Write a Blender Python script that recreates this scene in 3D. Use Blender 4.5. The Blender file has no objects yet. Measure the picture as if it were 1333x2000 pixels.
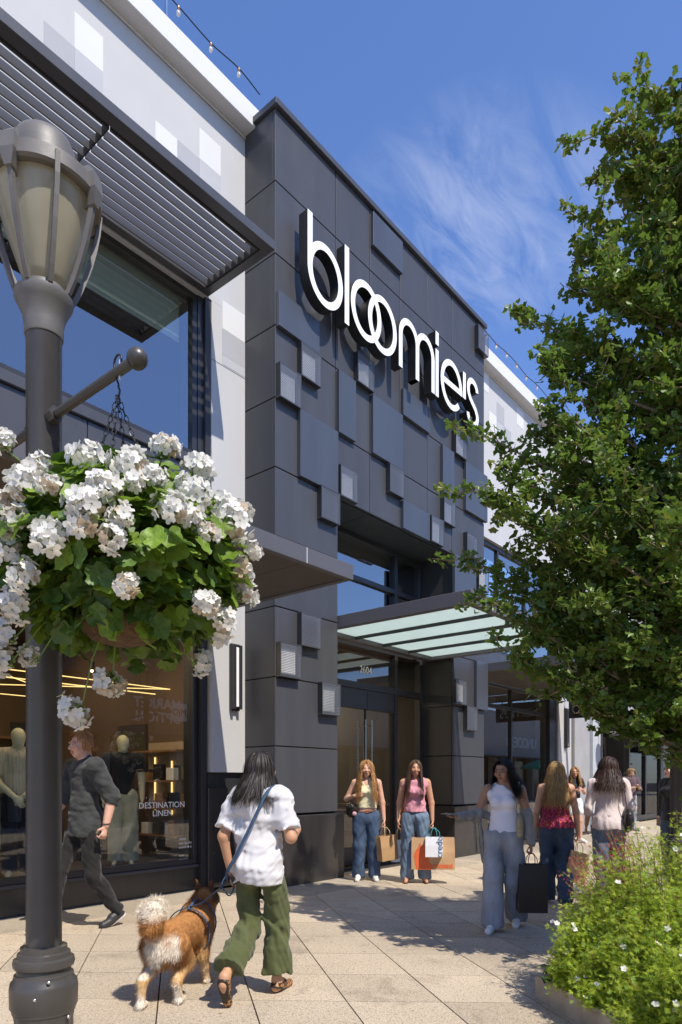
# Street scene: dark panelled shop entrance with a white lettered sign, lamp post with flower basket, shoppers
import bpy, math, random
import numpy as np
from mathutils import Vector, Matrix
random.seed(7); RNG = np.random.default_rng(7)
sc = bpy.context.scene
COL = sc.collection
R = math.radians

# ---------------------------------------------------------------- camera
cam_d = bpy.data.cameras.new('camera'); cam = bpy.data.objects.new('camera', cam_d); COL.objects.link(cam)
cam.location = (0, 0, 1.4); cam.rotation_euler = (R(90), 0, R(39.721-90))
cam_d.sensor_fit = 'HORIZONTAL'; cam_d.sensor_width = 24; cam_d.lens = 24.0
cam_d.shift_y = (1525-1000)/1333.0
cam_d.clip_start = 0.05; cam_d.clip_end = 2000
sc.camera = cam
# ---------------------------------------------------------------- sky
SUN_DIR = Vector((0.121, 0.567, -0.815)).normalized()      # way the light travels
world = bpy.data.worlds.new('World'); sc.world = world; world.use_nodes = True
def make_world():
    nt = world.node_tree; nt.nodes.clear(); N = nt.nodes.new; L = nt.links.new
    out = N('ShaderNodeOutputWorld'); bg = N('ShaderNodeBackground'); sky = N('ShaderNodeTexSky')
    sky.sky_type = 'NISHITA'; sky.sun_disc = False
    sky.sun_elevation = math.asin(-SUN_DIR.z); sky.sun_rotation = math.atan2(-SUN_DIR.x, -SUN_DIR.y)
    sky.altitude = 0; sky.air_density = 1.0; sky.dust_density = 0.35; sky.ozone_density = 3.5
    bg.inputs['Strength'].default_value = 0.15
    tc = N('ShaderNodeTexCoord'); sep = N('ShaderNodeSeparateXYZ'); L(tc.outputs['Generated'], sep.inputs[0])
    def mth(op, a, b=None, clamp=False):
        m = N('ShaderNodeMath'); m.operation = op; m.use_clamp = clamp
        for i, v in enumerate((a, b)):
            if v is None: continue
            if isinstance(v, (int, float)): m.inputs[i].default_value = v
            else: L(v, m.inputs[i])
        return m.outputs[0]
    zz = mth('MAXIMUM', sep.outputs[2], 0.05)
    cx = mth('DIVIDE', sep.outputs[0], zz); cy = mth('DIVIDE', sep.outputs[1], zz)
    comb = N('ShaderNodeCombineXYZ'); L(cx, comb.inputs[0]); L(cy, comb.inputs[1])
    mp = N('ShaderNodeMapping'); mp.inputs['Rotation'].default_value = (0, 0, R(-28)); mp.inputs['Scale'].default_value = (2.0, 6.5, 1)
    L(comb.outputs[0], mp.inputs[0])
    n1 = N('ShaderNodeTexNoise'); n1.inputs['Scale'].default_value = 2.2; n1.inputs['Detail'].default_value = 9
    n1.inputs['Roughness'].default_value = 0.62; n1.inputs['Distortion'].default_value = 0.9; L(mp.outputs[0], n1.inputs[0])
    n2 = N('ShaderNodeTexNoise'); n2.inputs['Scale'].default_value = 1.15; n2.inputs['Detail'].default_value = 2; L(comb.outputs[0], n2.inputs[0])
    # one drifting bank of cirrus: soft falloff round its own place in the sky
    dx = mth('SUBTRACT', cx, 1.13); dy = mth('SUBTRACT', cy, 0.60)
    dd = mth('ADD', mth('MULTIPLY', dx, dx), mth('MULTIPLY', dy, dy))
    bank = mth('SUBTRACT', 1.0, mth('MULTIPLY', dd, 11.0), True)
    cov = mth('ADD', mth('MULTIPLY', mth('SUBTRACT', n2.outputs[0], 0.72, True), 1.2), bank)
    w = mth('MULTIPLY', mth('SUBTRACT', n1.outputs[0], 0.36, True), cov)
    w = mth('MULTIPLY', w, 1.05, True)
    mix = N('ShaderNodeMixRGB'); L(w, mix.inputs[0])
    tint = N('ShaderNodeMixRGB'); tint.blend_type = 'MULTIPLY'; tint.inputs[0].default_value = 1.0
    tint.inputs[2].default_value = (0.95, 1.06, 1.36, 1)
    L(sky.outputs[0], tint.inputs[1]); L(tint.outputs[0], mix.inputs[1]); mix.inputs[2].default_value = (4.8, 5.2, 6.4, 1)
    L(mix.outputs[0], bg.inputs['Color']); L(bg.outputs[0], out.inputs[0])
make_world()
# ---------------------------------------------------------------- sun and exposure
sd = bpy.data.lights.new('sun', 'SUN'); sd.energy = 5.0; sd.angle = R(0.53); sd.color = (1.0, 0.93, 0.82)
sun = bpy.data.objects.new('sun', sd); COL.objects.link(sun)
sun.rotation_euler = SUN_DIR.to_track_quat('-Z', 'Y').to_euler(); sun.location = (0, 0, 30)
sc.view_settings.view_transform = 'Standard'; sc.view_settings.look = 'None'
sc.view_settings.gamma = 1.0; sc.view_settings.exposure = 0.2; sc.view_settings.use_curve_mapping = False
sc.render.engine = 'CYCLES'

# ================================================================ helpers
def tag(o, label=None, cat=None, group=None, kind=None):
    if label: o['label'] = label
    if cat: o['category'] = cat
    if group: o['group'] = group
    if kind: o['kind'] = kind
    return o
def thing(name, label, cat, loc=(0, 0, 0), rotz=0.0, group=None):
    o = bpy.data.objects.new(name, None); COL.objects.link(o); o.empty_display_size = 0.1
    o.location = loc; o.rotation_euler = (0, 0, rotz)
    return tag(o, label, cat, group)
def wloc(p):
    v = Vector((0, 0, 0))
    while p is not None: v += Vector(p.location); p = p.parent
    return v
def link(name, me, parent=None, kind=None):
    o = bpy.data.objects.new(name, me); COL.objects.link(o); o.parent = parent
    if kind: o['kind'] = kind
    return o
def copy_tree(o, parent=None):
    c = o.copy(); COL.objects.link(c); c.parent = parent
    for ch in o.children: copy_tree(ch, c)
    return c

class MB:
    """collects vertices and faces, then links them as one mesh object"""
    def __init__(s): s.v = []; s.f = []; s.m = []; s.n = 0
    def add(s, vs, fs, mi=0):
        s.v.append(np.asarray(vs, float).reshape(-1, 3))
        for f in fs: s.f.append(tuple(i+s.n for i in f)); s.m.append(mi)
        s.n += len(s.v[-1]); return s
    def box(s, x0, x1, y0, y1, z0, z1, mi=0, c=0.0):
        if c <= 0:
            vs = [(x, y, z) for x in (x0, x1) for y in (y0, y1) for z in (z0, z1)]
            return s.add(vs, [(0, 1, 3, 2), (4, 6, 7, 5), (0, 4, 5, 1), (2, 3, 7, 6), (0, 2, 6, 4), (1, 5, 7, 3)], mi)
        c = min(c, (x1-x0)*.45, (y1-y0)*.45, (z1-z0)*.45)
        vs = []; key = {}
        lo = (x0, y0, z0); hi = (x1, y1, z1)
        for cx in (0, 1):
            for cy in (0, 1):
                for cz in (0, 1):
                    cc = (cx, cy, cz)
                    for ax in range(3):
                        p = []
                        for k in range(3):
                            e = hi[k] if cc[k] else lo[k]
                            if k != ax: e += (-c if cc[k] else c)
                            p.append(e)
                        key[(cc, ax)] = len(vs); vs.append(p)
        fs = []
        for ax in range(3):
            b, d = (ax+1) % 3, (ax+2) % 3
            for sgn in (0, 1):
                q = []
                for (u, w) in ((0, 0), (1, 0), (1, 1), (0, 1)):
                    cc = [0, 0, 0]; cc[ax] = sgn; cc[b] = u; cc[d] = w; q.append(key[(tuple(cc), ax)])
                fs.append(tuple(q if sgn else q[::-1]))
            for u in (0, 1):
                for w in (0, 1):
                    c0 = [0, 0, 0]; c0[b] = u; c0[d] = w; c1 = list(c0); c1[ax] = 1
                    q = [key[(tuple(c0), b)], key[(tuple(c1), b)], key[(tuple(c1), d)], key[(tuple(c0), d)]]
                    fs.append(tuple(q if (u ^ w) else q[::-1]))
        for cx in (0, 1):
            for cy in (0, 1):
                for cz in (0, 1):
                    t = [key[((cx, cy, cz), k)] for k in range(3)]
                    fs.append(tuple(t if (cx+cy+cz) % 2 else t[::-1]))
        return s.add(vs, fs, mi)
    def prism(s, poly, h0, h1, mi=0, axis='z'):
        n = len(poly); vs = []
        for h in (h0, h1):
            for (a, b) in poly:
                vs.append((a, b, h) if axis == 'z' else ((a, h, b) if axis == 'y' else (h, a, b)))
        fs = [tuple(range(n))[::-1], tuple(range(n, 2*n))] + [(i, (i+1) % n, n+(i+1) % n, n+i) for i in range(n)]
        if axis == 'y': fs = [f[::-1] for f in fs]
        return s.add(vs, fs, mi)
    def lathe(s, prof, cx=0, cy=0, seg=24, mi=0, a0=0, flute=None):
        vs = []; n = len(prof)
        for i, (r, z) in enumerate(prof):
            for k in range(seg):
                a = a0+2*math.pi*k/seg
                rr = r if flute is None else r*flute(i, a)
                vs.append((cx+rr*math.cos(a), cy+rr*math.sin(a), z))
        fs = []
        for i in range(n-1):
            for k in range(seg):
                k2 = (k+1) % seg; fs.append((i*seg+k, i*seg+k2, (i+1)*seg+k2, (i+1)*seg+k))
        fs.append(tuple(range(seg))[::-1]); fs.append(tuple((n-1)*seg+k for k in range(seg)))
        return s.add(vs, fs, mi)
    def tube(s, path, r, seg=8, mi=0, flat=1.0):
        P = np.asarray(path, float); n = len(P)
        rr = np.full(n, r) if np.isscalar(r) else np.asarray(r, float)
        T = np.gradient(P, axis=0); T /= (np.linalg.norm(T, axis=1, keepdims=True)+1e-9)
        up = np.array([0, 0, 1.]) if abs(T[0][2]) < .9 else np.array([1., 0, 0])
        vs = []; U = np.cross(T[0], up); U /= np.linalg.norm(U)
        for i in range(n):
            U = U-T[i]*(U@T[i]); U /= (np.linalg.norm(U)+1e-9); W = np.cross(T[i], U)
            for k in range(seg):
                a = 2*math.pi*k/seg; vs.append(P[i]+rr[i]*(math.cos(a)*U+flat*math.sin(a)*W))
        fs = [(i*seg+k, i*seg+(k+1) % seg, (i+1)*seg+(k+1) % seg, (i+1)*seg+k) for i in range(n-1) for k in range(seg)]
        fs += [tuple(range(seg))[::-1], tuple((n-1)*seg+k for k in range(seg))]
        return s.add(vs, fs, mi)
    def sphere(s, c, r, seg=14, rings=9, mi=0, sc3=(1, 1, 1)):
        prof = [(max(1e-4, math.sin(math.pi*i/rings))*r, -math.cos(math.pi*i/rings)*r) for i in range(rings+1)]
        t = MB().lathe(prof, seg=seg); v = np.vstack(t.v)*np.array(sc3)+np.array(c)
        return s.add(v, t.f, mi)
    def xf(s, M):
        V = np.vstack(s.v); A = np.array(M); V = V@A[:3, :3].T+A[:3, 3]; s.v = [V]; return s
    def mesh(s, name, mats, off=None, smooth=False):
        V = np.vstack(s.v)
        if off is not None: V = V-np.array(off)
        me = bpy.data.meshes.new(name); me.from_pydata(V.tolist(), [], s.f)
        for m in (mats if isinstance(mats, (list, tuple)) else [mats]): me.materials.append(m)
        if any(s.m): me.polygons.foreach_set('material_index', s.m)
        if smooth:
            me.polygons.foreach_set('use_smooth', [True]*len(me.polygons))
            if smooth != 'all': me.set_sharp_from_angle(angle=R(38))
        me.update(); return me
    def build(s, name, mats, parent=None, smooth=False, world=True, kind=None):
        off = wloc(parent) if (world and parent is not None) else None
        return link(name, s.mesh(name, mats, off, smooth), parent, kind)

# ---------------------------------------------------------------- materials
def ramp(nt, fac, stops):
    r = nt.nodes.new('ShaderNodeValToRGB'); e = r.color_ramp.elements
    while len(e) < len(stops): e.new(0.5)
    for el, (p, c) in zip(e, stops): el.position = p; el.color = tuple(c)+(1,) if len(c) == 3 else c
    nt.links.new(fac, r.inputs[0]); return r.outputs[0]
def noise(nt, scale, detail=3, rough=.55, coord='Object', stretch=None, dist=0.0):
    tc = nt.nodes.new('ShaderNodeTexCoord'); n = nt.nodes.new('ShaderNodeTexNoise')
    n.inputs['Scale'].default_value = scale; n.inputs['Detail'].default_value = detail
    n.inputs['Roughness'].default_value = rough; n.inputs['Distortion'].default_value = dist
    if stretch:
        m = nt.nodes.new('ShaderNodeMapping'); m.inputs['Scale'].default_value = stretch
        nt.links.new(tc.outputs[coord], m.inputs[0]); nt.links.new(m.outputs[0], n.inputs[0])
    else: nt.links.new(tc.outputs[coord], n.inputs[0])
    return n.outputs[0]
def pm(name, col, rough=.5, metal=0.0, var=.12, scale=6.0, bump=0.0, bscale=60.0, spec=.5, stretch=None, emit=None, estr=0.0,
       trans=0.0, bstretch=None, sheen=0.0, rvar=0.1, coord='Object', detail=3, attr=None, objvar=0.0, coat=0.0):
    m = bpy.data.materials.new(name); m.use_nodes = True; nt = m.node_tree; b = nt.nodes['Principled BSDF']; L = nt.links.new
    col = tuple(col)
    if attr:
        at = nt.nodes.new('ShaderNodeAttribute'); at.attribute_name = attr; base = at.outputs['Color']
        mx = nt.nodes.new('ShaderNodeMixRGB'); mx.blend_type = 'MULTIPLY'; mx.inputs[0].default_value = 1.0; L(base, mx.inputs[1])
        f = noise(nt, scale, detail, coord=coord, stretch=stretch)
        L(ramp(nt, f, [(.3, (1-var,)*3), (.7, (1+var,)*3)]), mx.inputs[2]); cout = mx.outputs[0]
    else:
        f = noise(nt, scale, detail, coord=coord, stretch=stretch)
        cout = ramp(nt, f, [(.28, [max(0, c*(1-var)) for c in col]), (.72, [min(1, c*(1+var)) for c in col])])
    if objvar:
        oi = nt.nodes.new('ShaderNodeObjectInfo'); mr = nt.nodes.new('ShaderNodeMapRange')
        mr.inputs[3].default_value = 1-objvar; mr.inputs[4].default_value = 1+objvar; L(oi.outputs['Random'], mr.inputs[0])
        hv = nt.nodes.new('ShaderNodeHueSaturation'); L(mr.outputs[0], hv.inputs['Value']); L(cout, hv.inputs['Color']); cout = hv.outputs[0]
    L(cout, b.inputs['Base Color'])
    b.inputs['Metallic'].default_value = metal; b.inputs['Specular IOR Level'].default_value = spec
    if rvar:
        f2 = noise(nt, scale*2.3, 3, coord=coord); mr = nt.nodes.new('ShaderNodeMapRange')
        mr.inputs[3].default_value = max(0.02, rough-rvar); mr.inputs[4].default_value = min(1, rough+rvar); L(f2, mr.inputs[0]); L(mr.outputs[0], b.inputs['Roughness'])
    else: b.inputs['Roughness'].default_value = rough
    if bump:
        fb = noise(nt, bscale, 4, coord=coord, stretch=bstretch); bp = nt.nodes.new('ShaderNodeBump'); bp.inputs['Strength'].default_value = bump
        bp.inputs['Distance'].default_value = .02; L(fb, bp.inputs['Height']); L(bp.outputs[0], b.inputs['Normal'])
    if emit: b.inputs['Emission Color'].default_value = tuple(emit)+(1,); b.inputs['Emission Strength'].default_value = estr
    if sheen: b.inputs['Sheen Weight'].default_value = sheen
    if coat: b.inputs['Coat Weight'].default_value = coat; b.inputs['Coat Roughness'].default_value = .08
    if trans:
        tr = nt.nodes.new('ShaderNodeBsdfTranslucent'); L(cout, tr.inputs[0]); ms = nt.nodes.new('ShaderNodeMixShader'); ms.inputs[0].default_value = trans
        L(b.outputs[0], ms.inputs[1]); L(tr.outputs[0], ms.inputs[2]); L(ms.outputs[0], nt.nodes['Material Output'].inputs[0])
    return m
def glass_mat(name, tint=(.9, .95, .93), f0=.08, f1=.75, gtint=(1, 1, 1), rough=0.0, power=.32):
    m = bpy.data.materials.new(name); m.use_nodes = True; nt = m.node_tree; nt.nodes.clear(); N = nt.nodes.new; L = nt.links.new
    o = N('ShaderNodeOutputMaterial'); mx = N('ShaderNodeMixShader'); t = N('ShaderNodeBsdfTransparent'); g = N('ShaderNodeBsdfGlossy')
    t.inputs[0].default_value = tuple(tint)+(1,); g.inputs[0].default_value = tuple(gtint)+(1,); g.inputs['Roughness'].default_value = rough
    lw = N('ShaderNodeLayerWeight'); lw.inputs[0].default_value = power; mr = N('ShaderNodeMapRange')
    mr.inputs[3].default_value = f0; mr.inputs[4].default_value = f1; L(lw.outputs['Facing'], mr.inputs[0])
    pw = N('ShaderNodeMath'); pw.operation = 'POWER'; pw.inputs[1].default_value = 1.0; L(mr.outputs[0], pw.inputs[0])
    L(pw.outputs[0], mx.inputs[0]); L(t.outputs[0], mx.inputs[1]); L(g.outputs[0], mx.inputs[2]); L(mx.outputs[0], o.inputs[0])
    # slight waviness of big panes
    fb = noise(nt, .9, 1); bp = N('ShaderNodeBump'); bp.inputs['Strength'].default_value = .05; bp.inputs['Distance'].default_value = .02
    L(fb, bp.inputs['Height']); L(bp.outputs[0], g.inputs['Normal'])
    return m
def emat(name, col, strength):
    m = bpy.data.materials.new(name); m.use_nodes = True; nt = m.node_tree; nt.nodes.clear()
    o = nt.nodes.new('ShaderNodeOutputMaterial'); e = nt.nodes.new('ShaderNodeEmission'); e.inputs[0].default_value = tuple(col)+(1,)
    e.inputs[1].default_value = strength; nt.links.new(e.outputs[0], o.inputs[0]); return m
M = {}
# ================================================================ materials of the place
M['panel'] = pm('cladding_metal', (.056, .056, .061), .44, var=.10, scale=2.2, rvar=.10, spec=.45, stretch=(2.2, 2.2, .22), objvar=.08, detail=5)
M['panel_b'] = pm('raised_panel_metal', (.060, .068, .085), .36, var=.10, scale=2.0, rvar=.06, spec=.5, stretch=(1, 1, .15), objvar=.04)
M['core'] = pm('joint_backing', (.012, .012, .014), .8)
M['plinth'] = pm('plinth_metal', (.034, .031, .031), .24, var=.12, scale=3, rvar=.08, spec=.6, stretch=(3, 1, .3))
M['dark'] = pm('dark_frame_metal', (.028, .028, .031), .38, var=.1, scale=5, rvar=.08)
M['dark2'] = pm('spandrel_metal', (.055, .056, .064), .42, var=.06, scale=2)
M['fascia'] = pm('canopy_metal', (.10, .097, .107), .42, var=.05, scale=2, rvar=.06)
M['soffit'] = pm('soffit_metal', (.075, .062, .052), .55, var=.06, scale=2)
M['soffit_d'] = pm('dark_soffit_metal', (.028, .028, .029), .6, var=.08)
M['stucco'] = pm('painted_stucco', (.485, .48, .475), .85, var=.035, scale=1.3, bump=.10, bscale=90, rvar=.04)
M['stucco_w'] = pm('white_paint', (.64, .635, .62), .8, var=.02, scale=2, bump=.08, bscale=90, rvar=.03)
M['stucco_g'] = pm('grey_paint', (.375, .375, .39), .8, var=.03, scale=2, bump=.08, bscale=90, rvar=.03)
M['stucco_m'] = pm('light_grey_paint', (.435, .435, .45), .8, var=.03, scale=2, bump=.08, bscale=90, rvar=.03)
M['louver'] = pm('sunshade_metal', (.062, .061, .066), .38, var=.08, scale=3, rvar=.06, spec=.6)
M['chrome'] = pm('brushed_steel', (.62, .62, .60), .25, metal=1.0, var=.05, rvar=.05)
M['sign_w'] = pm('sign_face_acrylic', (.87, .87, .86), .45, var=.02, scale=3, rvar=.05)
M['sign_d'] = pm('sign_return_metal', (.012, .012, .013), .45, var=.1)
M['glass'] = glass_mat('shop_glass', (.84, .88, .83), .06, .46)
M['glass_door'] = glass_mat('door_glass', (.90, .92, .88), .04, .24)
M['glass_sky'] = glass_mat('upper_glass', (.74, .80, .76), .22, .62)
M['white_pl'] = pm('pale_back_plate', (.86, .86, .86), .5, var=.03)
M['frost'] = pm('frosted_canopy_glass', (.74, .83, .80), .35, var=.02, scale=1.5, trans=.68, rvar=.04)

def grille_mat():
    """perforated sheet: square holes cut through, one every 20 mm"""
    m = bpy.data.materials.new('perforated_sheet'); m.use_nodes = True; nt = m.node_tree; b = nt.nodes['Principled BSDF']; L = nt.links.new
    b.inputs['Base Color'].default_value = (.13, .14, .165, 1); b.inputs['Roughness'].default_value = .4
    geo = nt.nodes.new('ShaderNodeNewGeometry'); tc = nt.nodes.new('ShaderNodeTexCoord'); sp = nt.nodes.new('ShaderNodeSeparateXYZ'); L(tc.outputs['Object'], sp.inputs[0])
    def mth(op, a, b_):
        n = nt.nodes.new('ShaderNodeMath'); n.operation = op
        for i, v in enumerate((a, b_)):
            if isinstance(v, (int, float)): n.inputs[i].default_value = v
            else: L(v, n.inputs[i])
        return n.outputs[0]
    def bars(o): return mth('LESS_THAN', mth('FRACT', mth('MULTIPLY', mth('ADD', o, 100.0), 1/.0215), 0), .32)
    s = mth('MAXIMUM', bars(sp.outputs[0]), bars(sp.outputs[2]))
    tr = nt.nodes.new('ShaderNodeBsdfTransparent'); mx = nt.nodes.new('ShaderNodeMixShader'); L(s, mx.inputs[0]); L(tr.outputs[0], mx.inputs[1]); L(b.outputs[0], mx.inputs[2])
    L(mx.outputs[0], nt.nodes['Material Output'].inputs[0]); return m
M['grille'] = grille_mat()

# ================================================================ ground and pavement
def concrete(name, col, spk=.35):
    m = bpy.data.materials.new(name); m.use_nodes = True; nt = m.node_tree; b = nt.nodes['Principled BSDF']; L = nt.links.new
    big = noise(nt, .55, 5, .6, coord='Object'); c1 = ramp(nt, big, [(.25, [c*.80 for c in col]), (.55, col), (.8, [c*1.12 for c in col])])
    st = noise(nt, 2.4, 6, .7, coord='Object', dist=.6); c2 = ramp(nt, st, [(.30, (.70, .69, .68)), (.46, (1, 1, 1)), (1, (1.04, 1.03, 1.02))])
    fine = noise(nt, 120, 2, .8, coord='Object'); c3 = ramp(nt, fine, [(.33, (1-spk*1.35,)*3), (.46, (1-.2*spk,)*3), (.56, (1.02,)*3), (.70, (1+spk*.85, 1+spk*.8, 1+spk*.7))])
    peb = noise(nt, 46, 1, .5, coord='Object'); c4 = ramp(nt, peb, [(.30, (.72, .70, .68)), (.42, (1, 1, 1)), (.7, (1.05, 1.03, 1.0))])
    vo = nt.nodes.new('ShaderNodeTexVoronoi'); vo.inputs['Scale'].default_value = 3.1; tcv = nt.nodes.new('ShaderNodeTexCoord'); L(tcv.outputs['Object'], vo.inputs[0])
    c5 = ramp(nt, vo.outputs['Distance'], [(.035, (.55, .54, .53)), (.055, (1, 1, 1)), (1, (1, 1, 1))])          # trodden gum
    out = c1
    for c in (c2, c3, c4, c5):
        mx = nt.nodes.new('ShaderNodeMixRGB'); mx.blend_type = 'MULTIPLY'; mx.inputs[0].default_value = 1; L(out, mx.inputs[1]); L(c, mx.inputs[2]); out = mx.outputs[0]
    oi = nt.nodes.new('ShaderNodeObjectInfo'); mr = nt.nodes.new('ShaderNodeMapRange'); mr.inputs[3].default_value = .88; mr.inputs[4].default_value = 1.09; L(oi.outputs['Random'], mr.inputs[0])
    hv = nt.nodes.new('ShaderNodeHueSaturation'); L(mr.outputs[0], hv.inputs['Value']); L(out, hv.inputs['Color'])
    L(hv.outputs[0], b.inputs['Base Color']); b.inputs['Roughness'].default_value = .88; b.inputs['Specular IOR Level'].default_value = .25
    bp = nt.nodes.new('ShaderNodeBump'); bp.inputs['Strength'].default_value = .35; bp.inputs['Distance'].default_value = .006; L(fine, bp.inputs['Height']); L(bp.outputs[0], b.inputs['Normal'])
    return m
M['slab'] = concrete('aggregate_concrete', (.485, .405, .305), .48)
M['slab_b'] = concrete('smooth_concrete', (.39, .335, .26), .22)
M['ground'] = concrete('joint_sand', (.05, .045, .04), .3)
g = MB().add([(-400, -400, -.03), (400, -400, -.03), (400, 400, -.03), (-400, 400, -.03)], [(0, 1, 2, 3)]).build('ground', M['ground']); g['kind'] = 'structure'
def clip(poly, n, c):
    out = []
    for i in range(len(poly)):
        a, b = poly[i], poly[(i+1) % len(poly)]; da = n[0]*a[0]+n[1]*a[1]-c; db = n[0]*b[0]+n[1]*b[1]-c
        if da <= 0: out.append(a)
        if (da < 0 < db) or (db < 0 < da): t = da/(da-db); out.append((a[0]+t*(b[0]-a[0]), a[1]+t*(b[1]-a[1])))
    return out
def area(p): return .5*abs(sum(p[i][0]*p[(i+1) % len(p)][1]-p[(i+1) % len(p)][0]*p[i][1] for i in range(len(p))))
pave = thing('pavement', None, None); pave['kind'] = 'structure'
n1 = np.array([-math.sin(R(53)), math.cos(R(53))]); n2 = np.array([math.sin(R(52)), math.cos(R(52))]); A2 = np.linalg.inv(np.array([n1, n2]))
S1, S2, O1, O2, GAP = .583, .60, .136, 4.33, .0045
slabs = []
for i in range(-28, 16):
    for j in range(-12, 26):
        quad = [A2@np.array([O1+(i+u)*S1+(GAP if u == 0 else -GAP), O2+(j+w)*S2+(GAP if w == 0 else -GAP)]) for u, w in ((0, 0), (1, 0), (1, 1), (0, 1))]
        quad = [tuple(q) for q in quad]
        cx, cy = np.mean(quad, axis=0)
        if not (-1.5 < cx < 19 and -6 < cy < 6.9): continue
        for reg in (0, 1):
            q = clip(quad, (1, 0), 5.60) if reg == 0 else clip(quad, (-1, 0), -5.608)
            if len(q) > 2: q = clip(q, (0, 1), 6.358 if reg == 0 else 5.592)
            if len(q) > 2 and area(q) > .004: slabs.append((q, 0))
x = -1.5
while x < 19:                                                # plain border along the shop fronts
    w = 1.22
    for (xa, xb, ya, yb) in ((x, min(x+w, 5.60), 6.366, 7.2), (max(x, 5.608), x+w, 5.60, 6.42)):
        if xb-xa > .05: slabs.append(([(xa+GAP, ya), (xb-GAP, ya), (xb-GAP, yb), (xa+GAP, yb)], 1))
    x += w
vd = (math.cos(R(39.72)), math.sin(R(39.72))); rt = (vd[1], -vd[0])
def size_seen(q):
    cx, cy = np.mean(q, axis=0); t = cx*vd[0]+cy*vd[1]
    if t < 1.5: return 0
    px = (cx*rt[0]+cy*rt[1])/t
    return area(q)/t**3 * (1 if abs(px) < .62 and t > 3.2 else .001)
slabs.sort(key=lambda s: -size_seen(s[0]))
rest = MB()
for k, (q, mi) in enumerate(slabs):
    q = list(q)
    if (lambda a: a)(sum(q[i][0]*q[(i+1) % len(q)][1]-q[(i+1) % len(q)][0]*q[i][1] for i in range(len(q)))) < 0: q = q[::-1]
    lift = RNG.uniform(-.0015, .0)
    if k < 300: MB().prism(q, -.028, lift).build('paving_slab', M['slab_b'] if mi else M['slab'], pave)
    else: rest.prism(q, -.028, lift, mi)
rest.build('paving_slabs', [M['slab'], M['slab_b']], pave, kind='stuff')
MB().box(19.0, 90, -20, 7.0, -.028, -.002).build('far_paving', M['slab'], pave)
MB().box(-40, -1.5, -20, 7.0, -.028, -.002).build('far_paving', M['slab'], pave)

# ================================================================ the store
store = thing('department_store', 'pale stucco department store with a tall charcoal panelled entrance tower', 'building', (6.3, 6.93, 0))
U = .4074; X0 = 6.30
ZL = [.951, 1.852, 2.759, 3.683, 4.604, 5.504, 6.415, 7.355, 8.292, 9.241, 10.188]
def gx(i): return X0+U*i
def gz(j):
    a = int(j//2); f = (j-2*a)/2
    if a >= 10: return ZL[10]
    return ZL[a]*(1-f)+ZL[a+1]*f
YT, YW, YG = 6.35, 6.93, 7.08
tower = MB()
tower.box(6.325, 7.57, 6.40, 9.5, 0, 5.50).box(10.875, 11.975, 6.40, 9.5, 0, 5.50).box(6.325, 11.975, 6.40, 9.5, 5.53, 10.17)
tower = tower.build('entrance_tower', M['core'], store)
def panel(x0, x1, y0, y1, z0, z1, mat='panel', name='cladding_panel', c=.004): return MB().box(x0, x1, y0, y1, z0, z1, c=c).build(name, M[mat], tower)
G = .007
cols = [0, 3, 5, 7, 9, 11, 14]
for r in range(10):
    for a, b in zip(cols[:-1], cols[1:]):
        if r < 5 and 3 <= a < 11: continue
        xa, xb = gx(a), gx(b)
        if r < 5 and b == 3: xb = 7.573
        if r < 5 and a == 11: xa = 10.84
        panel(xa+(0 if a == 0 else G), xb-(0 if b == 14 else G), YT, YT+.045, ZL[r]+G, ZL[r+1]-G)
    panel(6.30, 6.322, YT+.047, YW+.02, ZL[r]+G, ZL[r+1]-G)                       # side return
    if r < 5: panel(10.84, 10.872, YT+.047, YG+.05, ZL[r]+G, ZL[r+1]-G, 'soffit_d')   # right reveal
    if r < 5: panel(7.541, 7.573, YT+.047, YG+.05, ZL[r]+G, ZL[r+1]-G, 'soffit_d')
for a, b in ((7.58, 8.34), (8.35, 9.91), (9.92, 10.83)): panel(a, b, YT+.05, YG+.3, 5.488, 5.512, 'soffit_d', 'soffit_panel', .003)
# coping and plinths
cp = MB(); cp.box(6.255, 12.03, 6.29, 9.55, 10.19, 10.275, c=.006); cp.build('coping', M['dark2'], tower)
MB().box(6.245, 7.640, 6.285, 9.4, 0, .930, c=.006).build('plinth', M['plinth'], tower)
MB().box(10.775, 12.045, 6.285, 9.4, 0, .930, c=.006).build('plinth', M['plinth'], tower)
# raised blank panels  (i0, i1, z0, z1)
for (i0, i1, z0, z1) in ((0, 2, gz(14)-.03, gz(15)-.03), (5, 7, 9.60, 10.13), (3, 4, gz(12), gz(14)-.03), (5, 7, gz(12), gz(14)-.03), (7, 9, gz(14)-.02, gz(15)-.04), (1, 3, gz(10), gz(12)),
                         (10, 11, gz(12), gz(14)-.03), (12, 14.1, gz(12), gz(14)-.03), (7, 9, gz(10)-.01, gz(11)), (11, 13, gz(8)+.2, gz(10)), (13, 14.15, gz(4), gz(6))):
    MB().box(gx(i0)+.01, gx(i1)-.01, YT-.062, YT-.002, z0+.006, z1-.006, c=.004).build('raised_panel', M['panel_b'], store)
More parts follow.
